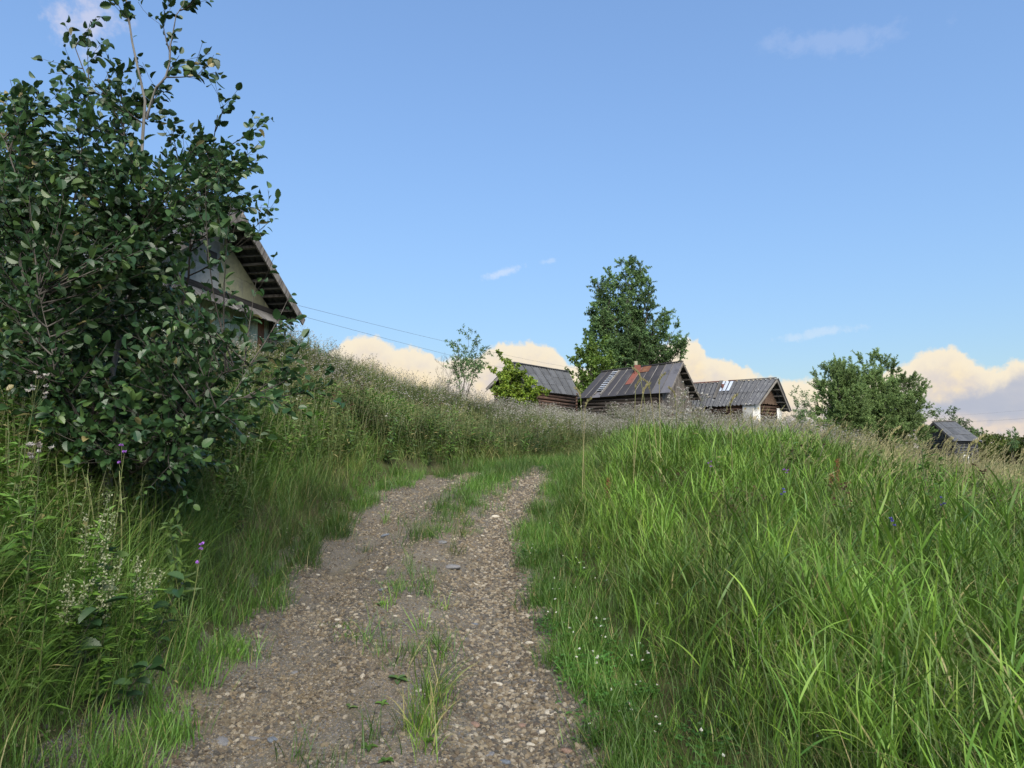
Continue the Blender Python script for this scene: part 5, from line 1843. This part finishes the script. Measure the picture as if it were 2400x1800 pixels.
# alder sprouts in the bank
spr = MB()
for i, (u_, v_, Y_, h_, lab) in enumerate(((385, 1290, 4.35, .5, 'small alder sprout with bluish round leaves near the track'), (225, 1180, 3.9, .6, 'alder sprout with large dull leaves in the bank grass'), (310, 1360, 3.8, .3, 'low alder sprout nearly hidden by the bank grass'), (190, 1240, 3.6, .45, 'short alder sprout under the mugworts'))):
    p = grounded(u_, Y_)
    e = empty('alder_sprout', p, 0, lab, 'plant')
    tip_ = np.array([.18, -.05, h_]); t_ = np.linspace(0, 1, 6)[:, None]
    P = tip_ * t_; P[:, 0] *= t_[:, 0]
    mb = MB(); tubes(mb, P[None], np.linspace(.004, .0015, 6)[None], 4); mb.obj('stem', M['bark'], e)
    n = 13; f_ = np.linspace(.3, 1, n)
    for j in range(n):
        bs = np.array([np.interp(f_[j], t_[:, 0], P[:, k]) for k in range(3)])
        az = j * 2.4 + i; D_ = nrm(np.array([math.cos(az), math.sin(az), rng.uniform(-.2, .5)])); N_ = nrm(np.array([-.2, -.3, 1]) + rng.normal(0, .25, 3))
        S_ = nrm(np.cross(N_, D_)); N_ = np.cross(D_, S_); L_ = rng.uniform(.07, .11)
        o = bpy.data.objects.new('leaf', protos_leaf[j % 6]); COL.objects.link(o); o.parent = e
        Mx = np.eye(4); Mx[:3, 0] = D_ * L_; Mx[:3, 1] = S_ * L_; Mx[:3, 2] = N_ * L_; Mx[:3, 3] = bs
        o.matrix_basis = Matrix(Mx.tolist())


# broad reeds in the right foreground, every leaf its own piece
def reed_leaf(rng):
    mb = MB()
    blades(mb, rng, np.zeros((1, 3)), np.array([0.]), 1.0, rng.uniform(.05, .07), rng.uniform(.45, .75), rng.uniform(.3, 1.0), 7, (0, 0, 0), taper=.8)
    return mb.mesh('leaf', M['broad_grass'])


reedl = [reed_leaf(rng) for _ in range(6)]
RD = [(1490, 4.6, .75), (1620, 4.0, .8), (1760, 3.7, .85), (1800, 4.3, .9), (1925, 3.5, .95), (1960, 4.2, .9), (2080, 3.6, .95), (2160, 3.3, 1.0), (2200, 4.3, .95), (2310, 3.6, 1.05), (2350, 4.4, 1.0), (2240, 5.2, .9), (1700, 5.0, .75), (1880, 5.3, .75), (2040, 5.0, .85), (1560, 5.6, .6), (2330, 3.1, .95), (1850, 3.15, .8), (1660, 4.5, .75), (1740, 4.9, .8), (1990, 3.9, .9), (2120, 4.7, .9), (2270, 3.9, 1.0), (1580, 4.8, .65), (1900, 4.6, .8), (2060, 4.0, .95)]
for i, (u_, Y_, h_) in enumerate(RD):
    p = grounded(u_, Y_)
    e = empty('reed', p, 0, ('tall' if h_ >= .94 else 'middling' if h_ >= .8 else 'low') + ' broad-leaved reed standing in the grass right of the track', 'reed', 'reeds in the right foreground')
    tip_ = np.array([rng.uniform(0, .16), rng.normal(0, .05), 1]) * h_
    t_ = np.linspace(0, 1, 6)[:, None]; P = tip_ * t_; P[:, 0] *= t_[:, 0]
    mb = MB(); tubes(mb, P[None], np.linspace(.0034, .0012, 6)[None], 5, (.6, .3, 0)); mb.obj('stem', M['broad_grass'], e)
    n = rng.integers(6, 9); f_ = np.linspace(.3, .97, n); a0 = rng.uniform(-.6, .6)
    for j in range(n):
        bs = np.array([np.interp(f_[j], t_[:, 0], P[:, k]) for k in range(3)])
        o = bpy.data.objects.new('leaf', reedl[rng.integers(0, 6)]); COL.objects.link(o); o.parent = e
        L_ = rng.uniform(.2, .34)
        o.location = bs; o.rotation_euler = (rng.normal(0, .15), rng.normal(-.1, .15), a0 + j * PI + rng.normal(0, .35)); o.scale = (L_, L_, L_)

# tall dry grass stalks on the mound, standing before the sheds
for i, (u_, v_, Y_, ln_) in enumerate(((1490, 905, 8.9, .1), (1508, 915, 8.6, .3), (1522, 905, 9.0, -.2), (1545, 893, 8.8, .0), (1582, 925, 9.2, -.1), (1500, 880, 8.7, -.3), (1360, 925, 9.4, -.1), (1372, 950, 9.0, .1), (1712, 945, 8.0, .0), (1940, 1010, 11, .3), (2090, 1015, 9.0, .5), (2150, 1010, 9.5, .5), (2290, 1035, 8.0, .5), (2270, 1050, 7.6, .3), (2395, 1060, 7.6, .4), (2215, 1040, 9.2, .5))):
    tip_ = at(u_, v_, Y_)
    b0 = np.array([tip_[0] - ln_ * .5, tip_[1], 0]); b0[2] = float(H(b0[0], b0[1]))
    hgt_ = tip_[2] - b0[2]
    e = empty('dry_grass_stalk', b0, 0, 'tall blond grass stalk rising above the mound before the sheds' if i < 9 else 'tall blond grass stalk leaning over the right meadow', 'grass stalk', 'grass stalks on the mound' if i < 9 else 'grass stalks on the right meadow')
    t_ = np.linspace(0, 1, 8)[:, None]
    P = np.concatenate([(tip_ - b0)[None, :2] * t_ ** 1.7, hgt_ * t_], 1)
    mb = MB(); tubes(mb, P[None], np.linspace(.005, .0034, 8)[None], 4, (.5, .5, 0)); mb.obj('stem', M['dry_grass'], e)
    k = 46; f_ = np.linspace(0, 1, k); d = nrm(P[-1] - P[-2])
    d2 = nrm(d + np.array([.9 * (1 if ln_ >= 0 else -1), 0, -.3]))
    hl = .17
    hp = P[-1] - d * hl * .3 + (d * (1 - f_[:, None] * .6) + d2 * f_[:, None] * .6) * (f_ * hl)[:, None]
    mb = MB(); leafquads(mb, rng, hp, d + rvec(rng, k) * .4, rvec(rng, k), .045, .014); mb.obj('seed_head', M['dry_grass'], e)['kind'] = 'stuff'

# tall thistles before the felt-roofed shed
for i, (u_, v_, Y_, lab) in enumerate(((1553, 868, 10.4, 'tallest fluffy thistle standing before the felt-roofed shed'), (1620, 905, 10.8, 'fluffy thistle between the felt-roofed and the slate-roofed shed'), (1585, 925, 11.0, 'short fluffy thistle beside the tallest one'), (2110, 1020, 13.5, 'white fluffy thistle before the round willows'))):
    tip_ = at(u_, v_, Y_); p = np.array([tip_[0], tip_[1], float(H(tip_[0], tip_[1]))])
    single('thistle', lab, 'plant', weed_parts(rng, (tip_[2] - p[2]), [M['herb'], M['stem'], M['fluff']], nleaf=44, leaf=(.07, .13), lr=.2, heads=26, head_r=.03, spread=.15, topfrac=.62, dense_head=14), p, rng.uniform(0, 6))

# rust-brown dock spikes on the right
for i, (u_, v_, Y_) in enumerate(((1962, 1075, 8.2), (1948, 1110, 8.1), (1985, 1130, 8.0), (2050, 1170, 7.4), (1975, 1165, 7.6), (1425, 1120, 8.6))):
    tip_ = at(u_, v_, Y_); p = np.array([tip_[0], tip_[1], float(H(tip_[0], tip_[1]))]); h_ = tip_[2] - p[2]
    e = empty('dock_spike', p, 0, 'rust-brown dock seed spike rising from the green grass', 'dock', 'dock spikes in the right meadow')
    P = np.array([[0, 0, -.05], [.01, 0, h_ * .5], [.0, .01, h_]])
    mb = MB(); tubes(mb, P[None], np.array([[.004, .0035, .002]]), 5, (.4, .4, 0)); mb.obj('stem', M['dark_stem'], e)
    k = 240; f_ = rng.uniform(.42, 1, k)
    mb = MB(); leafquads(mb, rng, np.stack([rng.normal(0, .012, k), rng.normal(0, .012, k), f_ * h_], -1), rvec(rng, k), rvec(rng, k), .018, .013); mb.obj('seed_spike', M['rust_head'], e)['kind'] = 'stuff'
# dark dead branching stem
p = grounded(1905, 8.8)
tip_ = at(1905, 1045, 8.8); h_ = tip_[2] - p[2]
e = empty('dead_stalk', p, 0, 'dark dead forked stalk with brown heads in the right meadow', 'plant')
P = np.array([[[0, 0, -.05], [0, 0, h_ * .35], [0.0, 0, h_ * .62]], [[0, 0, h_ * .62], [-.06, 0, h_ * .8], [-.14, 0, h_]], [[0, 0, h_ * .62], [.08, 0, h_ * .82], [.15, .02, h_ * 1.02]]])
mb = MB(); tubes(mb, P, np.full((3, 3), .0045), 5); mb.obj('stem', M['dark_stem'], e)
mb = MB(); fluff_head(mb, rng, np.array([[-.14, 0, h_], [.15, .02, h_ * 1.02], [-.10, 0, h_ * .9]]), .022, 0, 14); mb.obj('flower_heads', M['brown_head'], e)['kind'] = 'stuff'

# single purple and blue flowers
for i, (u_, Y_, hh, mt, lab) in enumerate(((1650, 7.6, .62, 'purple_flower', 'purple flower in the mound grass'), (1845, 7.2, .6, 'purple_flower', 'purple flower near the rust-brown docks'), (420, 4.2, .75, 'purple_flower', 'purple flower at the foot of the alder'), (270, 4.4, 1.0, 'purple_flower', 'purple flower under the alder branches'), (1815, 6.6, .55, 'blue_flower', 'dark blue vetch low in the right grass'), (2175, 6.6, .6, 'blue_flower', 'dark blue vetch among the right reeds'), (2090, 5.6, .5, 'blue_flower', 'blue flower head beside the reeds'))):
    me = weed_parts(rng, hh, [M['herb'], M['stem'], M[mt]], nleaf=14, leaf=(.03, .06), lr=.25, heads=3, head_r=.017, spread=.03, topfrac=.93, dense_head=14)
    single('wild_flower', lab, 'flower', me, grounded(u_, Y_), rng.uniform(0, 6))

# ------------------------------------------------------------------ tufts and rosettes on the track itself
TF = [(985, 1722, .9, 110, 'largest grass tuft in the middle of the track'), (1010, 1660, 1.15, 80, 'leaning long-bladed tuft on the crown of the track'), (930, 1368, .6, 40, 'flat mossy tuft left of the biggest stone'), (820, 1465, .55, 36, 'low mossy tuft near two pale stones'), (845, 1495, .6, 34, 'low mossy tuft touching its mossy neighbour'),
      (1082, 1262, .8, 30, 'grass tuft at the lower end of the grassy strip'), (1068, 1300, .7, 30, 'grass tuft just above the biggest stone'), (1090, 1235, .9, 30, 'bushy tuft within the grassy strip'), (955, 1325, .7, 14, 'thin upright tuft on the crown'), (910, 1425, .5, 26, 'tiny tuft with round leaves beside the crown'), (1040, 1430, .6, 22, 'thin brownish tuft on the crown'),
      (1000, 1480, .6, 24, 'sparse tuft between the wheel ruts'), (1000, 1770, .8, 26, 'weedy tuft at the near end of the crown'), (905, 1228, .8, 24, 'tuft at the left rut edge under the bank'), (1020, 1560, .7, 24, 'pale drying tuft above the largest one')]
for i, (u_, v_, s_, n, lab) in enumerate(TF):
    p = ground_px(u_, v_)
    mossy = 'mossy' in lab
    mb = MB()
    base = np.stack([rng.normal(0, .05 if not mossy else .1, n * (4 if mossy else 1)), rng.normal(0, .05 if not mossy else .07, n * (4 if mossy else 1)), np.zeros(n * (4 if mossy else 1))], -1)
    m2 = len(base)
    ln_ = rng.uniform(.14, .42, m2) if not mossy else rng.uniform(.03, .07, m2)
    lean_ = (.5, .1, 0) if 'leaning' in lab else (.05, 0, 0)
    blades(mb, rng, base, rng.uniform(0, 6.28, m2), ln_ * s_, rng.uniform(.0035, .0085, m2), rng.uniform(.1, .7, m2), rng.uniform(.2, 1.4, m2), 5, np.array(lean_), dry=(rng.random(m2) < .15) * .8)
    o = mb.obj('grass_tuft', M['short_grass' if mossy else 'broad_grass']); o.location = p
    tag(o, lab, 'grass tuft')


def rosette(u_, v_, nl, L, name, label, wide=.55):
    p = ground_px(u_, v_)
    e = empty(name, p, 0, label, 'plant')
    for j in range(nl):
        az = j * 2.4 + rng.normal(0, .2)
        mb = MB()
        st = np.linspace(0, 1, 6); wd = np.array([.05, .3, .5, .46, .3, .02]) * wide * 2
        el = rng.uniform(.25, .8)
        d = np.array([math.cos(az) * math.cos(el), math.sin(az) * math.cos(el), math.sin(el)]); s_ = np.array([-math.sin(az), math.cos(az), 0])
        LL_ = L * rng.uniform(.7, 1.15)
        mid = d[None] * (st * LL_)[:, None] + np.array([0, 0, -1])[None] * (st ** 2 * LL_ * .5)[:, None]
        l = mid + s_[None] * (wd * LL_ * .5)[:, None] + np.array([0, 0, .12 * LL_]); r_ = mid - s_[None] * (wd * LL_ * .5)[:, None] + np.array([0, 0, .12 * LL_])
        V = np.stack([l, mid, r_], 1).reshape(-1, 3) + np.array([0, 0, .01])
        Q = np.concatenate([np.arange(5)[:, None] * 3 + np.array([[0, 1, 4, 3]]), np.arange(5)[:, None] * 3 + np.array([[1, 2, 5, 4]])])
        mb.add(V, Q, (rng.random(), .5, 0)); mb.obj('leaf', M['herb_bright' if 'bright' in label else 'herb'], e, smooth=True)


rosette(932, 1598, 9, .075, 'plantain', 'dark broad-leaved plantain on the crown of the track')
rosette(895, 1655, 5, .045, 'seedling', 'bright small seedling left of the largest tuft')
rosette(905, 1560 + 230, 6, .05, 'seedling', 'bright leafy seedling at the near end of the crown')
rosette(860, 1760, 5, .055, 'seedling', 'bright seedling left of the near crown weeds')
rosette(1005, 1745, 7, .05, 'seedling', 'bright round-leaved weed below the largest tuft')
rosette(820, 1665, 4, .05, 'seedling', 'tiny dark seedling among the left gravel', .4)
rosette(890, 1420, 6, .06, 'seedling', 'small leafy weed near the mossy tufts')
rosette(1640, 1370, 8, .09, 'nettle_shoot', 'bright yellow-leaved weed in the right bank grass', .35)
